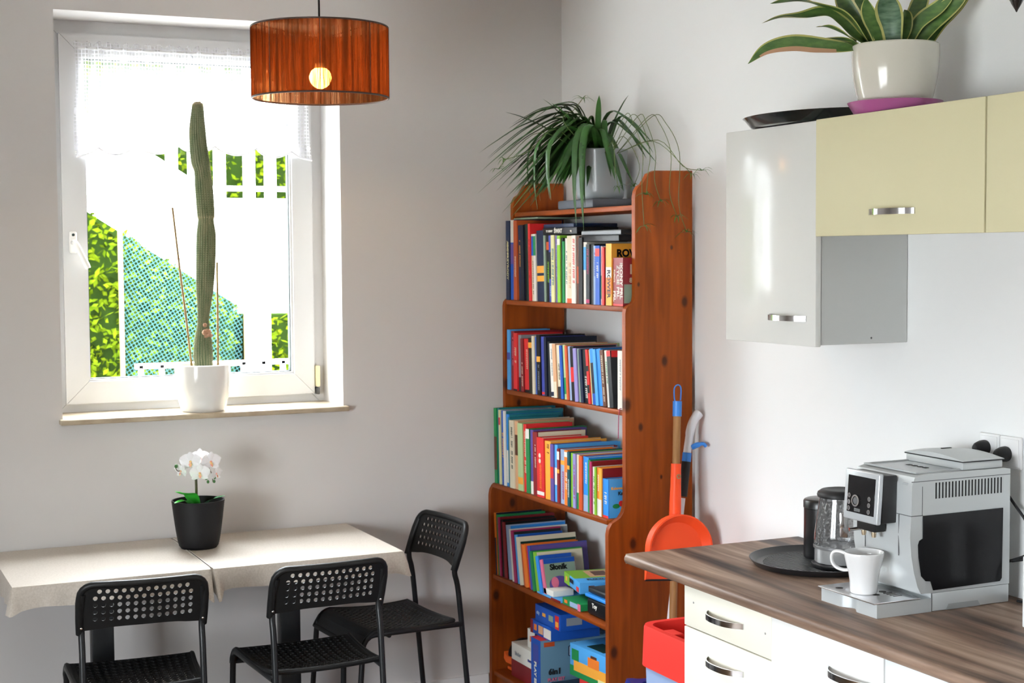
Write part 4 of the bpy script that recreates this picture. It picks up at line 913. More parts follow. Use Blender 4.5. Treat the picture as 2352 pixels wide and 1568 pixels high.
# ---------------------------------------------------------------- spider plant on top of the bookcase
SC = Vector((2.565, 4.80, 2.12))
spd = thing('spider_plant', 'bushy green spider plant in pale grey pot on the bookcase', 'plant', (SC.x, SC.y, 1.880))
MB().rbox(2.475, 2.668, 4.675, 4.945, 1.8808, 1.912, .006, 2).build('drip_tray', mat('grey_tray', (.09, .10, .12), .5), spd)
b = MB(); pot_profile(b, (2.573, 4.80, 1.914), .082, .098, .175, .005); b.build('pot', mat('grey_pot', (.42, .46, .48), .3, coat=.3), spd)
MB().lathe([(0, 0), (.092, 0)], 24, (2.573, 4.80, 2.065)).build('soil', MATS['soil'], spd)
SPIDER = [(-0.398, 0.15, -0.043), (-0.411, 0.111, -0.113), (-0.413, 0.131, -0.186), (-0.348, 0.065, -0.255), (-0.312, 0.05, -0.188), (-0.299, 0.136, 0.104), (-0.175, 0.089, 0.151), (-0.193, -0.014, 0.127), (-0.116, 0.026, 0.1), (-0.069, 0.006, 0.084), (-0.049, -0.1, 0.149), (0.075, -0.087, 0.157), (0.082, -0.241, -0.022), (0.080, -0.251, -0.058), (0.078, -0.207, -0.073), (0.080, -0.277, -0.095), (-0.27, -0.103, -0.19), (-0.272, -0.004, -0.233), (-0.239, -0.104, -0.215), (-0.146, -0.178, -0.241), (-0.107, -0.188, -0.252), (-0.12, -0.134, -0.303), (-0.138, -0.189, -0.319), (-0.228, -0.115, -0.155), (-0.289, 0.082, -0.19), (-0.263, -0.024, -0.144), (-0.301, 0.015, -0.157), (0.055, -0.16, -0.164), (-0.049, -0.214, -0.15), (-0.034, -0.245, -0.186), (-0.327, 0.052, -0.077), (-0.29, 0.004, -0.125), (-0.335, 0.095, -0.125), (-0.289, -0.11, -0.078), (-0.236, 0.055, 0.067), (-0.226, -0.158, -0.108)]
M_spid = [mat('spider_leaf_%d' % i, c, .45, spec=.4, noise=(30, c2, (1, 1, 1))) for i, (c, c2) in enumerate((((.016, .062, .010), (.028, .09, .016)), ((.022, .08, .014), (.036, .11, .022)), ((.012, .045, .009), (.022, .07, .015))))]
rnd = random.Random(12)
tips = [Vector(p) for p in SPIDER]
for k in range(95):      # fill between the measured leaves
    a = rnd.choice(tips); c = rnd.choice(tips[:6]+tips[:6]+tips[16:19]+tips[23:27])
    q = a.lerp(c, rnd.uniform(.3, .95))*rnd.uniform(.72, 1.0); q.z -= rnd.uniform(0, .05); tips.append(q)
for i, tp in enumerate(tips):
    base = Vector((rnd.uniform(-.03, .03), rnd.uniform(-.03, .03), -.055+rnd.uniform(0, .01)))
    if tp.z < -.25: tp.x = min(tp.x, -.158)
    elif tp.z < -.17 and tp.y > -.24 and tp.x < 0: tp.x = min(tp.x, -.145)
    L_ = (tp-base).length; hz = Vector((tp.x, tp.y, 0))
    if tp.z > .08: mid = base.lerp(tp, .5)+Vector((0, 0, .02)); pts = [base, mid, base.lerp(tp, .8)+Vector((0, 0, .015)), tp]
    elif tp.z < -.2 and tp.x > -.25:
        pts = [base, Vector((tp.x*.62, tp.y*.7, .045)), Vector((tp.x*1.0, tp.y*.97, -.015)), Vector((tp.x*1.06, tp.y*1.02, tp.z*.55)), tp]
    else:
        pk = max(.035, .11-.3*max(0, -tp.z-.05)+.12*L_*rnd.uniform(.4, .9))
        pts = [base, base.lerp(tp, .28)*1.0+Vector((0, 0, pk-.2*base.lerp(tp, .28).z)), base.lerp(tp, .62)+Vector((0, 0, pk*.80)), base.lerp(tp, .86)+Vector((0, 0, pk*.33)), tp]
    pts = [SC+Vector(p) for p in pts]
    for p in pts: p.x = min(p.x, 2.672)
    sd_ = Vector((-tp.y, tp.x, 0)).normalized()
    nm = strap_leaf(pts, rnd.uniform(.016, .025), nv=2, fold=.35, side=sd_, prof=lambda s_: (min(1, .55+1.5*s_))*(1-max(0, (s_-.35)/.65)**1.7)+.03)
    nm.build('leaf', M_spid[i % 3], spd, smooth=80)
M_run = mat('spider_runner', (.09, .13, .03), .5); M_plet = mat('spider_plantlet', (.06, .16, .025), .5)
RUN = [[(-0.01, -0.10, -.05), (-0.02, -0.22, 0.0), (-0.004, -0.30, -0.10), (0.001, -0.254, -0.172)], [(0, -.10, -.05), (-.04, -.30, .06), (-.06, -.41, .03), (-.07, -.485, -.07), (-0.074, -0.48, -0.14), (-0.078, -0.475, -0.209)], [(0, -.1, -.05), (-.02, -.32, .06), (-.04, -.41, .03), (-.05, -.487, -.07), (-0.051, -0.482, -0.16), (-0.024, -0.475, -0.229)], [(0.02, -.1, -.05), (.02, -.32, .06), (.01, -.41, .03), (0.006, -.49, -.07), (0.004, -0.485, -0.20), (0.039, -0.475, -0.28)], [(.02, -.1, -.05), (.03, -.33, .06), (.035, -.41, .03), (.038, -.49, -.07), (0.039, -0.485, -0.24), (0.075, -0.475, -0.33)], [(-.02, -.1, -.05), (-.08, -.34, .06), (-.09, -.41, .03), (-.10, -.49, -.07), (-.10, -.485, -.18), (-0.086, -0.475, -0.31)], [(-.02, -.08, -.05), (-0.05, -0.2, -.02), (-0.057, -0.23, -0.12), (-0.049, -0.235, -0.175)], [(-.05, 0, -.05), (-.2, -.06, .03), (-0.322, -0.099, -0.05), (-0.396, -0.064, -0.078)], [(-.05, 0, -.05), (-.25, -.05, .02), (-0.380, -0.062, -0.07), (-0.415, -0.055, -0.11)], [(.02, -.1, -.05), (.04, -.35, -.02), (0.045, -0.50, -0.115), (0.03, -0.640, -0.137)], [(.02, -.1, -.05), (.05, -.3, -.02), (0.07, -0.46, -.11), (0.085, -0.49, -0.14)], [(-.02, 0, -.05), (-0.21, -0.143, 0.051), (-0.176, -0.156, 0.09), (-0.148, -0.166, 0.128)]]
for q in RUN:
    pts = [SC+Vector(p) for p in q]; ru = MB().tube(smoothpath(pts, 5), .0012, 5).build('runner', M_run, spd)
    for k in range(6):
        a = k*1.05+rnd.random(); e = pts[-1]; l_ = rnd.uniform(.025, .05)
        tip = e+Vector((math.cos(a)*l_, -abs(math.sin(a))*l_*.5, -l_*.35+rnd.uniform(-.01, .02))); tip.x = min(tip.x, 2.678)
        strap_leaf([e, e.lerp(tip, .5)+Vector((0, 0, .008)), tip], .006, nv=2, prof=lambda s_: (1-s_**2)+.05).build('plantlet_leaf', M_plet, ru, smooth=80)

# ---------------------------------------------------------------- wall cabinets
M_gloss = mat('white_gloss_front', (.80, .80, .77), .13, spec=.28, bump=(14, .04))
M_cream = mat('cream_front', (.69, .64, .42), .5, spec=.2)
M_ivory = mat('ivory_front', (.84, .81, .70), .35, spec=.4)
M_carc = mat('grey_carcass', (.60, .61, .60), .6, spec=.3)
M_screw = mat('dark_screw', (.1, .1, .1), .4, metal=.6)
def bow_handle(parent, xf, yc, zc, L=.170, hgt=.0145, out=.030, name='handle'):
    """flat bow handle on a front facing -x: tabs at both ends, bowed bar between"""
    b = MB(); n = 24; pts = []
    for i in range(n+1):
        s_ = i/n*2-1; y = yc-s_*L/2
        d = .0035 if abs(s_) > .93 else .006+out*(1-(abs(s_)/.93)**2.6)**.8
        pts.append((xf-d, y))
    th = .0042; vs_ = []
    for (x, y) in pts:
        vs_ += [(x, y, zc-hgt/2), (x, y, zc+hgt/2), (min(x+th, xf), y, zc+hgt/2), (min(x+th, xf), y, zc-hgt/2)]
    fs = [(4*i+j, 4*i+(j+1) % 4, 4*i+4+(j+1) % 4, 4*i+4+j) for i in range(n) for j in range(4)]+[(0, 1, 2, 3), (4*n+3, 4*n+2, 4*n+1, 4*n)]
    b.add(vs_, fs); return b.build(name, M_chrome, parent, smooth=30)
wc = thing('wall_cabinet', 'tall white gloss wall cabinet nearest the bookcase', 'cabinet', (2.55, 3.49, 1.477), group='wall cabinets')
MB().rbox(2.412, XW-.001, 3.280, 3.700, 1.477, 2.058, .0015, 1).build('carcass', M_carc, wc)
dr = MB().rbox(2.393, 2.4105, 3.278, 3.706, 1.473, 2.062, .002, 2).build('door', M_gloss, wc)
bow_handle(dr, 2.393, 3.403, 1.546)
MB().ball((2.575, 3.2795, 1.492), .003, .0015, .003, n=8).build('screw_cap', M_screw, wc)
for k, (y0, y1, lab) in enumerate(((2.648, 3.2735, 'low cream lift-up wall cabinet under the snake plant'), (2.010, 2.643, 'low cream wall cabinet cut off at the right edge'))):
    cc = thing('wall_cabinet', lab, 'cabinet', (2.55, (y0+y1)/2, 1.765), group='wall cabinets')
    MB().rbox(2.412, XW-.001, y0+.002, y1-.002, 1.772, 2.058, .0015, 1).build('carcass', mat('white_carcass', (.72, .72, .68), .5), cc)
    d_ = MB().rbox(2.388, 2.407, y0, y1, 1.762, 2.064, .002, 2).build('door', M_cream, cc)
    bow_handle(d_, 2.388, (y0+y1)/2+.005, 1.818)
    MB().box(2.425, 2.440, y0+.03, y1-.06, 1.766, 1.772).build('light_rail', MATS['white_carcass'], cc)

# oval black tray lying on the cabinets
CT = 2.0645
tray_m = Matrix.Translation((2.522, 3.460, CT)) @ Matrix.Scale(1.50, 4, (0, 1, 0))
tr_ = MB().lathe([(0, .0005), (.140, .0005), (.148, .004), (.164, .027), (.168, .030), (.164, .0305), (.147, .008), (.140, .004), (0, .004)], 48, M=tray_m).build('serving_tray', mat('tray_gloss_black', (.008, .010, .010), .18, coat=.4))
tag(tr_, 'black oval tray lying on top of the wall cabinets', 'tray')

# ---------------------------------------------------------------- snake plant
NC = Vector((2.495, 3.09, 2.235))
sn = thing('snake_plant', 'variegated snake plant in cream pot on a purple saucer', 'plant', (NC.x, NC.y, CT))
MB().lathe([(0, .0), (.098, .0), (.104, .006), (.118, .030), (.115, .031), (.102, .010), (0, .008)], 40, (NC.x, NC.y, CT)).build('saucer', mat('purple_saucer', (.30, .07, .20), .3, coat=.3), sn)
b = MB(); pot_profile(b, (NC.x, NC.y, CT+.009), .083, .108, .164, .006, bulge=.006); b.build('pot', mat('cream_pot', (.74, .71, .62), .15, coat=.3), sn)
MB().lathe([(0, 0), (.100, 0)], 24, (NC.x, NC.y, CT+.155)).build('soil', MATS['soil'], sn)
SNAKE = [[(-0.336, 0.154, -0.03), (-0.293, 0.135, -0.006), (-0.235, 0.109, 0.008), (-0.177, 0.082, 0.003), (-0.128, 0.059, -0.002), (-0.083, 0.038, -0.003)], [(-0.348, 0.076, 0.059), (-0.299, 0.069, 0.062), (-0.24, 0.057, 0.066), (-0.183, 0.045, 0.077), (-0.14, 0.039, 0.058), (-0.1, 0.033, 0.026), (-0.065, 0.03, 0.004)], [(-0.213, 0.123, 0.032), (-0.195, 0.108, 0.019), (-0.154, 0.084, 0.017), (-0.116, 0.06, 0.016), (-0.09, 0.042, 0.004)], [(-0.191, 0.07, 0.058), (-0.16, 0.062, 0.046), (-0.123, 0.052, 0.031), (-0.089, 0.042, 0.01)], [(-0.31, 0.095, 0.112), (-0.259, 0.081, 0.108), (-0.216, 0.07, 0.105), (-0.179, 0.061, 0.094), (-0.133, 0.048, 0.08), (-0.096, 0.039, 0.051), (-0.062, 0.029, 0.007)], [(-0.128, 0.071, 0.177), (-0.114, 0.06, 0.11), (-0.088, 0.045, 0.061), (-0.057, 0.027, 0.007)], [(-0.053, 0.082, 0.214), (-0.059, 0.063, 0.105), (-0.061, 0.046, 0.042), (-0.057, 0.027, 0.007)], [(-0.102, -0.011, 0.124), (-0.084, -0.0, 0.079), (-0.06, 0.009, 0.046), (-0.037, 0.018, 0.007)], [(-0.078, -0.055, 0.136), (-0.056, -0.040, 0.091), (-0.035, -0.030, 0.050), (-0.020, -0.020, 0.0)], [(-0.01, -0.045, 0.095), (0.003, -0.034, 0.068), (0.012, -0.021, 0.037), (0.012, -0.005, 0.006)], [(0.08, -0.026, 0.175), (0.059, -0.02, 0.109), (0.038, -0.014, 0.061), (0.02, -0.009, 0.006)], [(0.111, -0.097, 0.145), (0.08, -0.068, 0.091), (0.044, -0.035, 0.055), (0.026, -0.012, 0.006)], [(0.131, -0.118, 0.14), (0.105, -0.087, 0.096), (0.077, -0.054, 0.054), (0.053, -0.024, 0.006)], [(0.155, -0.116, 0.165), (0.144, -0.06, 0.108), (0.104, -0.044, 0.06), (0.071, -0.033, 0.003)], [(0.111, -0.008, 0.165), (0.069, -0.003, 0.109), (0.048, -0.007, 0.056), (0.001, -0.0, 0.003)]]
SW = [.042, .046, .026, .030, .046, .046, .042, .040, .066, .034, .044, .040, .046, .040, .04]
M_snk = mat('snake_leaf', (.030, .075, .016), .38, spec=.4, noise=(34, (.075, .135, .035), (1, 1, 2.2)))
M_snk2 = mat('snake_leaf_banded', (.10, .16, .10), .4, noise=(46, (.025, .07, .03), (.6, .6, 3.0)))
M_edge = mat('snake_leaf_edge', (.42, .40, .13), .4); M_dry = mat('dry_leaf_edge', (.48, .27, .16), .8)
camdir = Vector((-.62, -.78, .08)).normalized()
for i, (q, wd) in enumerate(zip(SNAKE, SW)):
    P = smoothpath([NC+Vector(p)-Vector((0, 0, .012 if k == len(q)-1 else 0)) for k, p in enumerate(reversed(q))], 7); n = len(P)
    low = i in (0, 1, 2, 3, 4); g = []; nv = 6
    for k, p in enumerate(P):
        s_ = k/(n-1); d = (P[min(k+1, n-1)]-P[max(k-1, 0)]).normalized()
        u_ = Vector((0, 0, 1)).lerp(camdir, .35 if i != 0 else .6).normalized() if low else camdir
        x = d.cross(u_).normalized(); nn = x.cross(d).normalized(); tw = (.5*math.sin(3*s_+i) if low else .35*math.sin(2*s_+i*1.7))
        x, nn = x*math.cos(tw)+nn*math.sin(tw), nn*math.cos(tw)-x*math.sin(tw)
        wv = wd*(.62+.38*min(1, s_*2.2))*(1-max(0, (s_-.55)/.45)**2.2)+.001
        for j in range(nv+1):
            t_ = j/nv*2-1
            if j in (1, nv-1): t_ = math.copysign(.80, t_)
            g.append(p+x*(wv*t_*.5)+nn*(.14*wv*t_*t_))
    b = MB(); fs = []; ms_ = []
    for k in range(n-1):
        for j in range(nv): fs.append((k*(nv+1)+j, (k+1)*(nv+1)+j, (k+1)*(nv+1)+j+1, k*(nv+1)+j+1)); ms_.append(1 if j in (0, nv-1) else 0)
    b.add(g, fs); b.m = ms_
    if i == 0:
        b.m = [(2 if (j_ % nv) <= 1 and .22 < (j_//nv)/n < .85 else m_) for j_, m_ in enumerate(b.m)]
    b.build('leaf', [M_snk2 if i == 8 else M_snk, M_edge, M_dry], sn, smooth=80)

# dark pointed ornament at the upper right, hung from the ceiling
orn = thing('hanging_ornament', 'glossy black pointed ornament hanging at upper right corner', 'ornament', (2.18, 2.30, 2.20))
OB = Vector((2.328, 2.491, 2.222))
MB().lathe([(.001, 0), (.004, .006), (.010, .016), (.017, .030), (.021, .05), (.018, .07), (.008, .085), (.002, .09)], 16, OB).build('drop', mat('ornament_black', (.006, .006, .008), .15, coat=.5), orn)
MB().tube([OB+Vector((0, 0, .088)), OB+Vector((0, 0, CH-OB.z))], .0012, 6).build('thread', M_black, orn)

# ---------------------------------------------------------------- base units and worktop
M_walnut = bpy.data.materials.new('walnut_laminate'); M_walnut.use_nodes = True
t = M_walnut.node_tree; bs_ = t.nodes['Principled BSDF']; L = t.links.new
tc = N(t, 'ShaderNodeTexCoord'); mp = N(t, 'ShaderNodeMapping'); mp.inputs['Scale'].default_value = (11, .9, 11)
n1 = N(t, 'ShaderNodeTexNoise'); n1.inputs['Scale'].default_value = 1.4; n1.inputs['Detail'].default_value = 5; n1.inputs['Distortion'].default_value = .5
mp2 = N(t, 'ShaderNodeMapping'); mp2.inputs['Scale'].default_value = (70, 3.5, 70)
n2 = N(t, 'ShaderNodeTexNoise'); n2.inputs['Scale'].default_value = 1.5; n2.inputs['Detail'].default_value = 3
r1 = N(t, 'ShaderNodeValToRGB'); e = r1.color_ramp.elements; e[0].position = .33; e[0].color = (*lin('382b26'), 1); e[1].position = .70; e[1].color = (*lin('b09784'), 1)
em = e.new(.5); em.color = (*lin('7e6656'), 1)
mx = N(t, 'ShaderNodeMix', data_type='RGBA', blend_type='MULTIPLY'); mx.inputs[0].default_value = .35
r2 = N(t, 'ShaderNodeValToRGB'); r2.color_ramp.elements[0].position = .35; r2.color_ramp.elements[1].position = .65; r2.color_ramp.elements[0].color = (.45, .42, .4, 1)
L(tc.outputs['Object'], mp.inputs[0]); L(mp.outputs[0], n1.inputs['Vector']); L(tc.outputs['Object'], mp2.inputs[0]); L(mp2.outputs[0], n2.inputs['Vector'])
L(n1.outputs[0], r1.inputs[0]); L(n2.outputs[0], r2.inputs[0]); L(r1.outputs[0], mx.inputs[6]); L(r2.outputs[0], mx.inputs[7]); L(mx.outputs[2], bs_.inputs['Base Color'])
bs_.inputs['Roughness'].default_value = .46; bs_.inputs['Specular IOR Level'].default_value = .22
WT = .866
wk = thing('worktop', 'dark walnut laminate worktop with rounded front edge', 'worktop', (2.396, 2.4, WT-.03))
xf = 2.096; pr = [(XW-.001, WT-.030), (xf+.014, WT-.030)]
for a in range(-90, 91, 15): pr.append((xf+.014-.014*math.cos(R(a)), WT-.015+.015*math.sin(R(a))))
pr += [(XW-.001, WT)]
MB().prism(pr, .9, 3.774, 'y').build('worktop_board', M_walnut, wk, smooth=30)
MB().box(xf+.006, XW-.001, 3.7742, 3.7758, WT-.029, WT-.0006).build('edge_strip', mat('pale_edge', (.55, .38, .18), .5), wk)
XF = 2.116
b1 = thing('base_cabinet', 'ivory drawer unit at the free end of the worktop', 'cabinet', (2.40, 3.274, 0), group='base cabinets')
MB().box(XF+.019, XW-.03, 3.074, 3.476, .10, WT-.031).build('carcass', M_carc, b1, smooth=0)
MB().box(XF+.06, XW-.04, 3.08, 3.47, 0, .0995).build('plinth', M_white, b1, smooth=0)
for (z0, z1, zh) in ((.7255, .8335, .782), (.395, .7225, .660), (.105, .392, .33)):
    df_ = MB().rbox(XF, XF+.0185, 3.072, 3.479, z0, z1, .0022, 2).build('drawer', M_ivory, b1)
    bow_handle(df_, XF, 3.277, zh)
    if z0 > .7:
        for y, z in ((3.432, .794), (3.098, .786)): MB().ball((XF-.0002, y, z), .0012, .0032, .0032, n=10).build('screw_cap', mat('screw_grey', (.3, .3, .3), .4), df_)
M_ivory2 = mat('white_front', (.86, .86, .84), .3, spec=.4)
b2 = thing('base_cabinet', 'white base cabinet in the middle below the coffee machine', 'cabinet', (2.40, 2.855, 0), group='base cabinets')
MB().box(XF+.019, XW-.03, 2.645, 3.068, .10, WT-.031).build('carcass', M_carc, b2, smooth=0)
MB().box(XF+.06, XW-.04, 2.65, 3.06, 0, .0995).build('plinth', M_white, b2, smooth=0)
d_ = MB().rbox(XF-.002, XF+.0165, 2.643, 3.069, .105, .8345, .0022, 2).build('door', M_ivory2, b2)
bow_handle(d_, XF-.002, 2.755, .763)
b3 = thing('base_cabinet', 'white base cabinet cut off at the lower right corner', 'cabinet', (2.40, 2.0, 0), group='base cabinets')
MB().box(XF+.019, XW-.03, 1.40, 2.638, .10, WT-.031).build('carcass', M_carc, b3, smooth=0)
MB().box(XF+.06, XW-.04, 1.41, 2.63, 0, .0995).build('plinth', M_white, b3, smooth=0)
MB().rbox(XF-.002, XF+.0165, 2.040, 2.638, .105, .8345, .0022, 2).build('door', mat('bluish_white_front', (.80, .84, .87), .3), b3)
MB().rbox(XF-.002, XF+.0165, 1.40, 2.036, .105, .8345, .0022, 2).build('door', MATS['bluish_white_front'], b3)

# ---------------------------------------------------------------- coffee machine
M_sil = mat('silver_plastic', (.56, .585, .59), .36, metal=.25, spec=.5)
M_sil2 = mat('silver_frame', (.62, .65, .68), .28, metal=.4)
M_pan = mat('smoked_black', (.008, .008, .009), .14, spec=.22)
cmx = thing('coffee_machine', 'silver automatic coffee machine with black side panel on the worktop', 'coffee machine', (2.44, 2.937, WT))
YN, YF = 2.830, 3.045
Z0 = WT+.0005
# front profile in x-z: hollow waist between the base and the head
prof_ = [(2.643, Z0+.045), (2.643, 1.1935), (2.62, 1.1965), (2.375, 1.1965), (2.352, 1.191), (2.344, 1.172), (2.342, 1.10), (2.339, 1.05), (2.343, 1.005), (2.351, .965), (2.362, .930), (2.372, .912)]
MB().prism(prof_, YN, YF, 'y').build('body', M_sil, cmx, smooth=40)
MB().rbox(2.405, 2.643, YN, YF, Z0, Z0+.0445, .003, 2).build('base', M_sil, cmx)
MB().prism([(2.447, Z0+.0005), (2.455, Z0+.014), (2.545, Z0+.014), (2.553, Z0+.0005)], YN-.0006, YN+.002, 'y').build('grip_recess', mat('recess_grey', (.30, .31, .31), .5), cmx)
# horizontal seam and grooves (thin dark joints standing just proud of the casing)
M_joint = mat('joint_dark', (.10, .105, .11), .5)
b = MB(); b.box(2.3415, 2.376, YN-.0004, YN+.002, 1.0985, 1.1003); b.box(2.3414, 2.3425, YN, YF, 1.0985, 1.1003); b.box(2.343, 2.643, YN-.0004, YN+.002, 1.1795, 1.181); b.build('body_joint', M_joint, cmx, smooth=0)
MB().box(2.3735, 2.3748, YN-.0004, YN+.002, 1.1003, 1.168).build('panel_joint', M_joint, cmx, smooth=0)
MB().box(2.404, 2.4052, YN-.0004, YN+.002, Z0+.002, Z0+.044).build('base_joint', M_joint, cmx, smooth=0)
# removable side panel with grip cut-out
sidep = [(2.376, 1.0985), (2.620, 1.0995), (2.618, .928), (2.612, .9205), (2.408, .918), (2.400, .940), (2.385, .942), (2.372, .955), (2.364, 1.000), (2.362, 1.030), (2.366, 1.040), (2.376, 1.0445)]
MB().prism(sidep, YN-.0022, YN+.001, 'y').build('side_panel', M_pan, cmx, smooth=0)
for k in range(21):
    x = 2.415+k*(.199/20); MB().box(x-.0019, x+.0019, YN-.0005, YN+.002, 1.1365, 1.1745).build('vent_slot', M_black, cmx, smooth=0)
# top: cup warmer plate with rim and the bean lid
MB().box(2.375, 2.498, YN+.020, YF-.012, 1.1967, 1.1977).build('cup_warmer', mat('warmer_steel', (.50, .51, .52), .30, metal=.9), cmx, smooth=0)
b = MB()
for (x0, x1, y0, y1) in ((2.366, 2.500, YN+.014, YN+.020), (2.366, 2.500, YF-.012, YF-.006), (2.366, 2.374, YN+.02, YF-.012)): b.box(x0, x1, y0, y1, 1.1967, 1.2005)
b.build('warmer_rim', M_sil, cmx, smooth=0)
for k in range(4): MB().rbox(2.445+.0*k, 2.457, 2.905+k*.020, 2.917+k*.020, 1.1978, 1.1987, .0004, 1).build('plate_slot', M_black, cmx)
lid = [(2.500, 1.2018), (2.622, 1.2018), (2.622, 1.2195), (2.500, 1.2165)]
MB().rbox(2.499, 2.623, YN+.004, YF-.002, 1.1968, 1.2165, .004, 2).build('bean_lid_base', M_sil, cmx)
b = MB(); g = []; nn = 10
for i in range(nn+1):
    for j in range(nn+1):
        x = 2.497+.128*i/nn; y = YN+.002+(YF-YN-.002)*j/nn
        g.append((x, y, 1.2195+.010*math.sin(math.pi*j/nn)*(1)+.004*math.sin(math.pi*i/nn)))
k1 = len(g); g += [(p[0], p[1], 1.2167) for p in g]
fs = [(i*(nn+1)+j, (i+1)*(nn+1)+j, (i+1)*(nn+1)+j+1, i*(nn+1)+j+1) for i in range(nn) for j in range(nn)]
edge = [(i, 0) for i in range(nn)]+[(nn, j) for j in range(nn)]+[(i, nn) for i in range(nn, 0, -1)]+[(0, j) for j in range(nn, 0, -1)]
ed = [i*(nn+1)+j for i, j in edge]
fs += [(ed[q], ed[(q+1) % len(ed)], ed[(q+1) % len(ed)]+k1, ed[q]+k1) for q in range(len(ed))]
b.add(g, fs); bl = b.build('bean_lid', M_sil, cmx, smooth=30)
MB().box(2.496, 2.626, YN+.001, YF-.0005, 1.2160, 1.2185).build('lid_seal', M_black, bl, smooth=0)
MB().rbox(2.545, 2.575, 2.96, 2.968, 1.2318, 1.2345, .001, 1).build('lid_notch', M_black, bl)
# control head
hd = MB().rbox(2.300, 2.345, 2.884, 3.014, 1.076, 1.190, .003, 2).build('control_head', mat('head_black', (.010, .010, .011), .35), cmx)
M_face = Matrix.Translation((2.300, 2.949, 1.133)) @ Matrix.Rotation(R(4), 4, 'Y')
MB().rbox(-.012, .001, -.0655, .0655, -.060, .062, .004, 3, M=M_face).build('silver_frame', M_sil2, hd)
MB().rbox(-.0128, -.010, -.052, .052, -.042, .048, .001, 1, M=M_face).build('display', M_pan, hd)
M_btn = mat('button_grey', (.20, .21, .22), .3, metal=.6)
def disc(r0, r1, y, z, nm, m_, th=.002):
    MB().lathe([(r0, 0), (r0, th), (r1, th), (r1, 0)], 20, M=M_face @ Matrix.Translation((-.0128, y, z)) @ Matrix.Rotation(R(-90), 4, 'Y')).build(nm, m_, hd)
disc(.0105, .0145, .016, -.012, 'dial_ring', M_chrome, .004); disc(.0001, .009, .016, -.012, 'dial_knob', M_btn, .003)
for (y, z) in ((.043, -.002), (.043, -.018), (.043, -.033), (-.033, -.002), (-.033, -.017), (-.033, -.033)):
    disc(.0035, .0058, y, z, 'button_ring', M_chrome, .0012); disc(.0001, .0033, y, z, 'button', M_btn, .001)
MB().rbox(-.0142, -.0125, -.001, .022, -.038, -.030, .0008, 1, M=M_face).build('power_button', M_btn, hd)
MB().rbox(2.3435, 2.3455, 2.846, 2.866, 1.172, 1.176, .0005, 1).build('badge', M_sil2, cmx)
# twin spouts
spb = MB().rbox(2.303, 2.335, 2.915, 2.985, 1.050, 1.0755, .003, 2).build('spout_block', M_black, cmx)
for y in (2.930, 2.968):
    MB().lathe([(0, 1.036), (.005, 1.036), (.0062, 1.043), (.0062, 1.049)], 16, (2.312, y, 0)).build('nozzle', mat('nozzle_brass', (.55, .45, .32), .3, metal=.7), spb)
    MB().lathe([(.0085, 1.0492), (.0085, 1.0755)], 16, (2.312, y, 0)).build('spout_sleeve', M_chrome, spb)
MB().tube([(2.332, 3.005, 1.045), (2.315, 3.012, 1.043), (2.305, 3.016, 1.042)], .0048, 10).build('hot_water_nozzle', M_chrome, cmx)
# vertical front panel joints
for y in (2.872, 2.998): MB().box(2.3392, 2.341, y, y+.0012, 1.0, 1.0985).build('front_joint', M_joint, cmx, smooth=0)
# drip tray: wavy front
TX = 2.244; dp = [(2.404, YN+.0005), (TX, YN+.0005)]
ys_ = [YN+.005+i*(YF-YN-.01)/24 for i in range(25)]
for y in ys_:
    s_ = (y-(YN+YF)/2)/.035; dp.append((TX+(.018*math.cos(s_*math.pi/2)**2 if abs(s_) < 1 else 0), y))
dp += [(TX, YF-.0005), (2.404, YF-.0005)]
MB().prism(dp, Z0, Z0+.0325, 'z').build('drip_tray', M_sil, cmx, smooth=40)
gr = MB().rbox(TX-.008, 2.372, YN+.001, YF+.004, Z0+.033, Z0+.0365, .0012, 2).build('drip_grid', M_steel, cmx)
GZ = Z0+.0366
for k in range(4): MB().rbox(2.325, 2.350, 2.870+k*.012, 2.875+k*.012, GZ-.0001, GZ+.0004, .0002, 1).build('drip_slot', M_black, gr)
for (x, y) in ((2.268, 3.005), (2.300, 2.905), (2.335, 2.925)): MB().lathe([(0, GZ), (.009, GZ), (.009, GZ+.0004), (0, GZ+.0004)], 16, (x, y, 0)).build('drip_hole', M_black, gr)

# ---------------------------------------------------------------- mug on the drip tray
MX, MY = 2.287, 2.935; MZ = GZ+.0006
mg = thing('coffee_mug', 'white tapered coffee mug under the machine spouts', 'mug', (MX, MY, MZ))
op = [(0, 0), (.030, 0), (.0325, .003), (.033, .012), (.0338, .030), (.037, .050), (.0425, .070), (.0465, .088), (.0478, .0975), (.0470, .0995), (.0450, .098), (.0435, .086), (.040, .068), (.034, .048), (.030, .025), (.029, .008), (0, .006)]
MB().lathe(op, 48, (MX, MY, MZ)).build('cup', mat('mug_white', (.80, .80, .80), .1, coat=.4), mg, smooth=60)
hdir = Vector((-.55, .83, 0)).normalized()
hp = [(.043, .090), (.060, .0945), (.074, .092), (.080, .082), (.078, .066), (.068, .055), (.050, .050), (.036, .052)]
b = MB(); P = smoothpath([Vector((MX, MY, MZ))+hdir*r_+Vector((0, 0, z)) for r_, z in hp], 5); sdir = Vector((-hdir.y, hdir.x, 0)); vs_ = []
for k, p in enumerate(P):
    d = (P[min(k+1, len(P)-1)]-P[max(k-1, 0)]).normalized(); nn_ = sdir.cross(d).normalized()
    for a in range(8): vs_.append(p+sdir*(.0075*math.cos(a*math.pi/4))+nn_*(.0042*math.sin(a*math.pi/4)))
b.add(vs_, [(k*8+a, k*8+(a+1) % 8, k*8+8+(a+1) % 8, k*8+8+a) for k in range(len(P)-1) for a in range(8)]+[tuple(range(8)), tuple(range((len(P)-1)*8, len(P)*8))])
b.build('mug_handle', MATS['mug_white'], mg, smooth=80)

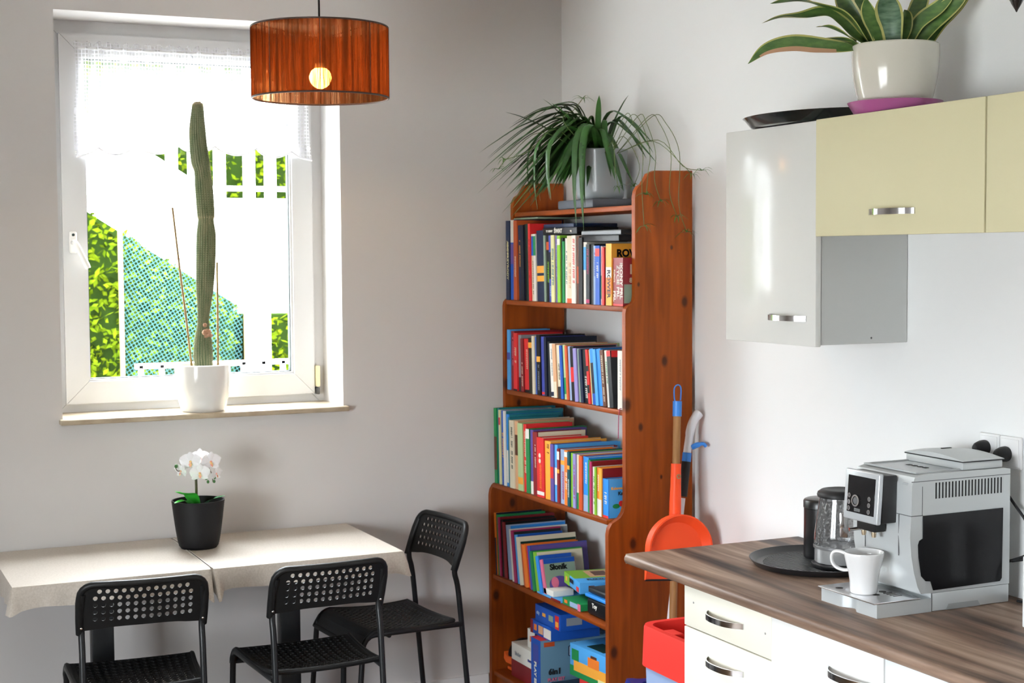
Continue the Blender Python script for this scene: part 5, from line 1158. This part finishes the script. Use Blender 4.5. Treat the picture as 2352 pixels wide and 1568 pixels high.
# ---------------------------------------------------------------- round tray, kettle, canister
TCX, TCY = 2.497, 3.400; TZ_ = WT+.0006
rt_ = thing('round_tray', 'round black ribbed plastic tray on the worktop', 'tray', (TCX, TCY, TZ_))
MB().lathe([(0, 0), (.168, 0), (.175, .002), (.188, .017), (.190, .019), (.187, .0195), (.173, .0055), (.167, .004), (0, .004)], 64, (TCX, TCY, TZ_)).build('tray_dish', mat('tray_black', (.014, .014, .016), .35), rt_)
for k in range(-14, 15):
    h_ = math.sqrt(max(0, .150**2-(k*.0104)**2)); x = TCX+k*.0104
    if h_ > .02: MB().box(x-.0022, x+.0022, TCY-h_, TCY+h_, TZ_+.004, TZ_+.0054).build('rib', MATS['tray_black'], rt_, smooth=0)
KX, KY = 2.520, 3.335; KZ = TZ_+.0056
kt = thing('electric_kettle', 'glass and steel electric kettle with black lid on tray', 'kettle', (KX, KY, KZ))
MB().lathe([(0, 0), (.074, 0), (.077, .004), (.077, .010), (.070, .013), (0, .014)], 40, (KX, KY, KZ)).build('power_base', M_black, kt)
MB().lathe([(0, .0145), (.068, .0145), (.069, .016), (.069, .050), (.0695, .052), (0, .052)], 48, (KX, KY, KZ)).build('steel_base', mat('kettle_steel', (.86, .86, .86), .2, metal=.7), kt)
M_kg = bpy.data.materials.new('kettle_glass'); M_kg.use_nodes = True
t = M_kg.node_tree; t.nodes.clear()
tr = N(t, 'ShaderNodeBsdfTransparent'); tr.inputs[0].default_value = (.80, .81, .82, 1)
gl = N(t, 'ShaderNodeBsdfGlossy'); gl.inputs['Roughness'].default_value = .06
df = N(t, 'ShaderNodeBsdfDiffuse'); df.inputs[0].default_value = (.5, .5, .5, 1)
tc = N(t, 'ShaderNodeTexCoord'); nz = N(t, 'ShaderNodeTexNoise'); nz.inputs['Scale'].default_value = 140; nz.inputs['Detail'].default_value = 3; t.links.new(tc.outputs['Object'], nz.inputs['Vector'])
mr = N(t, 'ShaderNodeMapRange'); mr.inputs[1].default_value = .45; mr.inputs[2].default_value = .7; mr.inputs[3].default_value = .12; mr.inputs[4].default_value = .5; t.links.new(nz.outputs[0], mr.inputs[0])
lw = N(t, 'ShaderNodeLayerWeight'); lw.inputs[0].default_value = .35
a_ = N(t, 'ShaderNodeMixShader'); t.links.new(mr.outputs[0], a_.inputs[0]); t.links.new(tr.outputs[0], a_.inputs[1]); t.links.new(df.outputs[0], a_.inputs[2])
ms = N(t, 'ShaderNodeMixShader'); om = N(t, 'ShaderNodeOutputMaterial'); t.links.new(lw.outputs['Fresnel'], ms.inputs[0]); t.links.new(a_.outputs[0], ms.inputs[1]); t.links.new(gl.outputs[0], ms.inputs[2]); t.links.new(ms.outputs[0], om.inputs[0])
gprof = [(.0690, .0525), (.0715, .062), (.0700, .090), (.0650, .130), (.0600, .165), (.0570, .190)]
MB().lathe(gprof, 48, (KX, KY, KZ)).build('glass_body', M_kg, kt, smooth=80)
MB().lathe([(.0700, .0522), (.0722, .0522), (.0728, .058), (.0718, .061)], 48, (KX, KY, KZ)).build('glass_collar', mat('collar_grey', (.12, .12, .12), .4), kt)
MB().lathe([(.0575, .189), (.062, .190), (.0635, .196), (.061, .203), (.052, .209), (.040, .211), (.034, .2085), (.015, .207), (0, .207)], 48, (KX, KY, KZ)).build('lid', M_black, kt, smooth=60)
hd_ = Vector((.42, -.90, 0)).normalized()
b = MB(); hp = [(.058, .198), (.085, .200), (.108, .190), (.114, .165), (.112, .120), (.104, .085), (.086, .068), (.070, .066)]
b.tube(smoothpath([Vector((KX, KY, KZ))+hd_*r_+Vector((0, 0, z)) for r_, z in hp], 5), .012, 10); b.build('kettle_handle', M_black, kt, smooth=80)
gd = Vector((-.62, -.78, 0)).normalized(); gs = Vector((-gd.y, gd.x, 0)); gc = Vector((KX, KY, KZ+.125))+gd*.066+gs*.010
Mg = Matrix.Identity(4)
for r_ in range(3): Mg[r_][0] = gs[r_]; Mg[r_][1] = gd[r_]; Mg[r_][3] = gc[r_]
Mg[2][2] = 1; Mg[0][2] = Mg[1][2] = 0; Mg[2][0] = Mg[2][1] = 0
MB().rbox(-.011, .011, -.004, .006, -.034, .034, .003, 2, M=Mg).build('level_gauge', M_chrome, kt)
CX_, CY_ = 2.556, 3.462
cn = thing('black_canister', 'black lidded canister standing behind the glass kettle', 'canister', (CX_, CY_, TZ_+.0056))
MB().lathe([(0, 0), (.051, 0), (.053, .003), (.053, .138), (0, .138)], 40, (CX_, CY_, TZ_+.0056)).build('canister_body', mat('canister_black', (.010, .010, .011), .3), cn)
MB().lathe([(.0532, .1385), (.0545, .140), (.0545, .158), (.052, .162), (.045, .165), (0, .1665)], 40, (CX_, CY_, TZ_+.0056)).build('canister_lid', MATS['canister_black'], cn)

# ---------------------------------------------------------------- sockets, plugs and cords
M_sock = mat('socket_white', (.84, .84, .84), .25)
sk = thing('wall_socket', 'double white wall socket behind the coffee machine', 'socket', (XW, 2.915, 1.22))
for y in (2.9535, 2.8785):
    f_ = MB().rbox(XW-.010, XW-.0005, y-.0365, y+.0365, 1.184, 1.264, .004, 2).build('socket_plate', M_sock, sk)
    MB().rbox(XW-.0125, XW-.0095, y-.031, y+.031, 1.190, 1.258, .002, 2).build('socket_insert', M_sock, f_)
for k, (y, z, cord) in enumerate(((2.961, 1.228, [(2.650, 2.968, 1.205), (2.645, 2.985, 1.15), (2.655, 3.00, 1.02), (2.66, 2.99, .90), (2.655, 2.96, .874)]),
                                  (2.887, 1.220, [(2.650, 2.893, 1.190), (2.652, 2.885, 1.165), (2.668, 2.850, 1.11), (2.672, 2.805, 1.065), (2.672, 2.775, 1.02), (2.67, 2.79, .99), (2.662, 2.84, .965), (2.655, 2.87, .955)]))):
    pg = thing('power_plug', ('black plug in the left socket, partly hidden by the machine lid' if k == 0 else 'black plug in the right socket above the machine corner'), 'plug', (XW-.012, y, z), group='black power plugs')
    MB().lathe([(0, 0), (.0185, 0), (.0195, .004), (.0185, .016), (.014, .030), (.009, .036), (0, .037)], 24, M=Matrix.Translation((XW-.0126, y, z)) @ Matrix.Rotation(R(-90), 4, 'Y')).build('plug_body', M_black, pg)
    c0_ = Vector(cord[0])
    MB().tube([(XW-.035, y, z-.002), c0_.lerp(Vector((XW-.035, y, z)), .4)+Vector((0, 0, -.004)), c0_], [.011, .008, .0055], 10).build('strain_relief', M_black, pg)
    MB().tube(smoothpath([tuple(c0_)]+[tuple(p) for p in cord[1:]], 6), .0036, 8).build('cord', M_black, pg)
cl_ = tag(MB().tube(smoothpath([(2.66, 2.84, .963), (2.672, 2.80, .972), (2.675, 2.775, .96), (2.672, 2.755, .92), (2.668, 2.77, .875), (2.66, 2.80, .8702), (2.655, 2.815, .8702)], 6), .0034, 8).build('loose_cord', M_black), 'black loose cord looping down behind the coffee machine', 'cord')
cd_ = tag(MB().rbox(2.488, 2.640, 2.598, 2.622, WT+.0006, 1.03, .003, 2).build('white_canister_box', M_ivory2), 'white box edge at far right on the worktop', 'box')

# ---------------------------------------------------------------- broom, dustpan, mop and bucket by the bookcase
M_or = mat('dustpan_orange', (.80, .075, .018), .42, spec=.2)
M_hand = wood('broom_wood', 'a0764a', '8a6038', 2, rough=.5, scale=2)
M_blue = mat('hook_blue', (.03, .20, .62), .4)
br = thing('broom', 'wooden broom with blue hook cap leaning beside the bookcase', 'broom', (2.45, 4.21, 0))
A, B_ = Vector((2.566, 4.262, 1.232)), Vector((2.470, 4.150, .06))
def along(q): return B_.lerp(A, q)
MB().tube([B_, A], .0125, 14).build('handle', M_hand, br)
MB().tube([A.lerp(B_, .035), A+(A-B_).normalized()*.008], .0150, 14).build('cap', M_blue, br)
lp = [A+Vector((.0, 0, .004))]+[A+Vector((dx, 0, dz)) for dx, dz in ((-.010, .012), (-.012, .045), (-.006, .058), (.004, .061), (.012, .055), (.014, .040), (.012, .010))]
MB().tube(smoothpath(lp, 4), .0022, 6).build('hook_loop', M_blue, br)
MB().rbox(2.36, 2.60, 4.12, 4.18, .055, .095, .01, 2).build('brush_head', M_blue, br)
MB().box(2.365, 2.595, 4.125, 4.175, .0, .0555).build('bristles', mat('bristle_black', (.02, .02, .02), .9), br)
# dustpan clipped on the broom handle
dpn = thing('dustpan', 'bright orange rounded dustpan clipped to the broom handle', 'dustpan', (2.53, 4.16, .68))
ax = (A-B_).normalized()
sdz = Vector((1, 0, 0)); sdz = (sdz-ax*sdz.dot(ax)).normalized(); fnm = sdz.cross(ax).normalized()
if fnm.y > 0: fnm = -fnm
PC = along(.62)+fnm*.034            # middle of the pan
def pp(a, b_, c_): return PC+sdz*a+ax*b_+fnm*c_
outl = [(-.118, -.118)]
for k in range(0, 25):
    an = math.pi-math.pi*k/24; outl.append((.118*math.cos(an), -.02+.118*math.sin(an)*.95))
outl += [(.118, -.118)]
b = MB(); n = len(outl)
vs_ = [pp(a, b_, -.018) for a, b_ in outl]+[pp(a, b_, .012 if b_ > -.117 else -.012) for a, b_ in outl]+[pp(a*.95, b_*.95 if b_ > -.11 else b_, .012 if b_ > -.117 else -.012) for a, b_ in outl]+[pp(a*.78, (b_+.02)*.76-.02 if b_ > -.11 else b_, -.014) for a, b_ in outl]
fs = [tuple(range(n))]+[(r_*n+i, r_*n+i+1, (r_+1)*n+i+1, (r_+1)*n+i) for r_ in range(3) for i in range(n-1)]+[tuple(range(3*n, 4*n))]
b.add(vs_, fs); b.build('pan', M_or, dpn, smooth=40)
MB().tube([pp(-.118, -.1185, -.014), pp(.118, -.1185, -.014)], .0035, 6).build('rubber_lip', M_black, dpn)
q0, q1 = along(.690), along(.835)
MB().tube([q0, q0.lerp(q1, .3), q0.lerp(q1, .6), q1], [.0195, .0190, .0175, .0165], 16, cap=False).build('handle_sleeve', M_or, dpn)
MB().lathe([(.004, 0), (.008, 0), (.008, .003), (.004, .003)], 14, M=Matrix.Translation(along(.80)+fnm*.0165) @ fnm.to_track_quat('Z', 'Y').to_matrix().to_4x4()).build('sleeve_eyelet', mat('eyelet', (.35, .18, .08), .4, metal=.5), dpn)
# spray mop
mp_ = thing('spray_mop', 'white spray mop with blue trigger leaning at the wall', 'mop', (2.58, 4.29, 0))
m0, m1_ = Vector((2.62, 4.292, 1.05)), Vector((2.462, 4.225, .10))
MB().tube([m1_, m1_.lerp(m0, .86)], .0095, 12).build('pole', mat('mop_white', (.82, .83, .87), .35), mp_)
MB().tube([m1_.lerp(m0, .865), m1_.lerp(m0, .985)], .0150, 14).build('grip', mat('grip_black', (.012, .012, .013), .7), mp_)
MB().tube([m1_.lerp(m0, .985), m1_.lerp(m0, 1.015)], .0152, 14).build('grip_ring', M_blue, mp_)
MB().tube(smoothpath([m1_.lerp(m0, 1.015), (2.630, 4.296, 1.10), (2.640, 4.298, 1.145), (2.655, 4.299, 1.175), (2.672, 4.30, 1.192)], 5), [.0135]*8+[.015]*9+[.0165]*4, 14).build('bent_handle', MATS['mop_white'], mp_, smooth=60)
MB().tube(smoothpath([(2.635, 4.285, 1.082), (2.650, 4.275, 1.090), (2.668, 4.268, 1.094), (2.678, 4.265, 1.085)], 4), [.009]*6+[.006]*7, 8).build('trigger', M_blue, mp_)
MB().rbox(2.36, 2.60, 4.19, 4.30, 0, .03, .01, 2).build('mop_head', M_blue, mp_)
# bucket under the worktop overhang
bk_ = thing('mop_bucket', 'red-rimmed pale blue mop bucket under the worktop overhang', 'bucket', (2.37, 3.83, 0))
def rr_ring(cx, cy, hx, hy, r_, z, n=6):
    o = []
    for (sx_, sy_, a0) in ((1, 1, 0), (-1, 1, 90), (-1, -1, 180), (1, -1, 270)):
        for k in range(n+1):
            a = R(a0+90*k/n); o.append((cx+sx_*(hx-r_)+r_*math.cos(a), cy+sy_*(hy-r_)+r_*math.sin(a), z))
    return o
def loft(b, rings, mi=0, cap0=False, cap1=False):
    n = len(rings[0]); fs = [(j*n+i, j*n+(i+1) % n, (j+1)*n+(i+1) % n, (j+1)*n+i) for j in range(len(rings)-1) for i in range(n)]
    if cap0: fs.append(tuple(range(n)))
    if cap1: fs.append(tuple(range((len(rings)-1)*n, len(rings)*n)))
    return b.add([p for r_ in rings for p in r_], fs, mi)
bx_, by_ = 2.385, 3.800
b = MB(); loft(b, [rr_ring(bx_, by_, .105, .150, .05, .0), rr_ring(bx_, by_, .122, .172, .055, .30), rr_ring(bx_, by_, .126, .176, .055, .49)], cap0=True); b.build('bucket_body', mat('bucket_blue', (.30, .40, .62), .4), bk_, smooth=50)
b = MB(); loft(b, [rr_ring(bx_, by_, .127, .177, .055, .485), rr_ring(bx_, by_, .135, .185, .06, .484), rr_ring(bx_, by_, .130, .180, .055, .600), rr_ring(bx_, by_, .128, .178, .055, .606), rr_ring(bx_, by_, .108, .158, .045, .606), rr_ring(bx_, by_, .104, .152, .042, .50), rr_ring(bx_, by_, .100, .148, .04, .46)], cap1=True); b.build('wringer_rim', mat('bucket_red', (.70, .040, .030), .45, spec=.2), bk_, smooth=40)
MB().rbox(2.275, 2.31, 3.80, 3.86, .588, .6065, .002, 1).build('rim_tab', MATS['bucket_red'], bk_)
ds = thing('dust_cloth_bag', 'dark blue plastic bag behind the mop bucket', 'bag', (2.30, 4.05, 0))
b = MB(); rnd = random.Random(4); g = []
for j in range(9):
    for i in range(16):
        a = 2*math.pi*i/16; z = .40*j/8; r_ = (.060+.022*math.sin(3*a+j)+.010*rnd.random())*(1-.45*(j/8)**2)
        g.append((2.305+r_*math.cos(a), 4.065+.8*r_*math.sin(a), z))
b.add(g, [(j*16+i, j*16+(i+1) % 16, (j+1)*16+(i+1) % 16, (j+1)*16+i) for j in range(8) for i in range(16)]+[tuple(range(16)), tuple(range(128, 144))])
b.build('bag_body', mat('bag_blue', (.015, .02, .16), .3), ds, smooth=60)
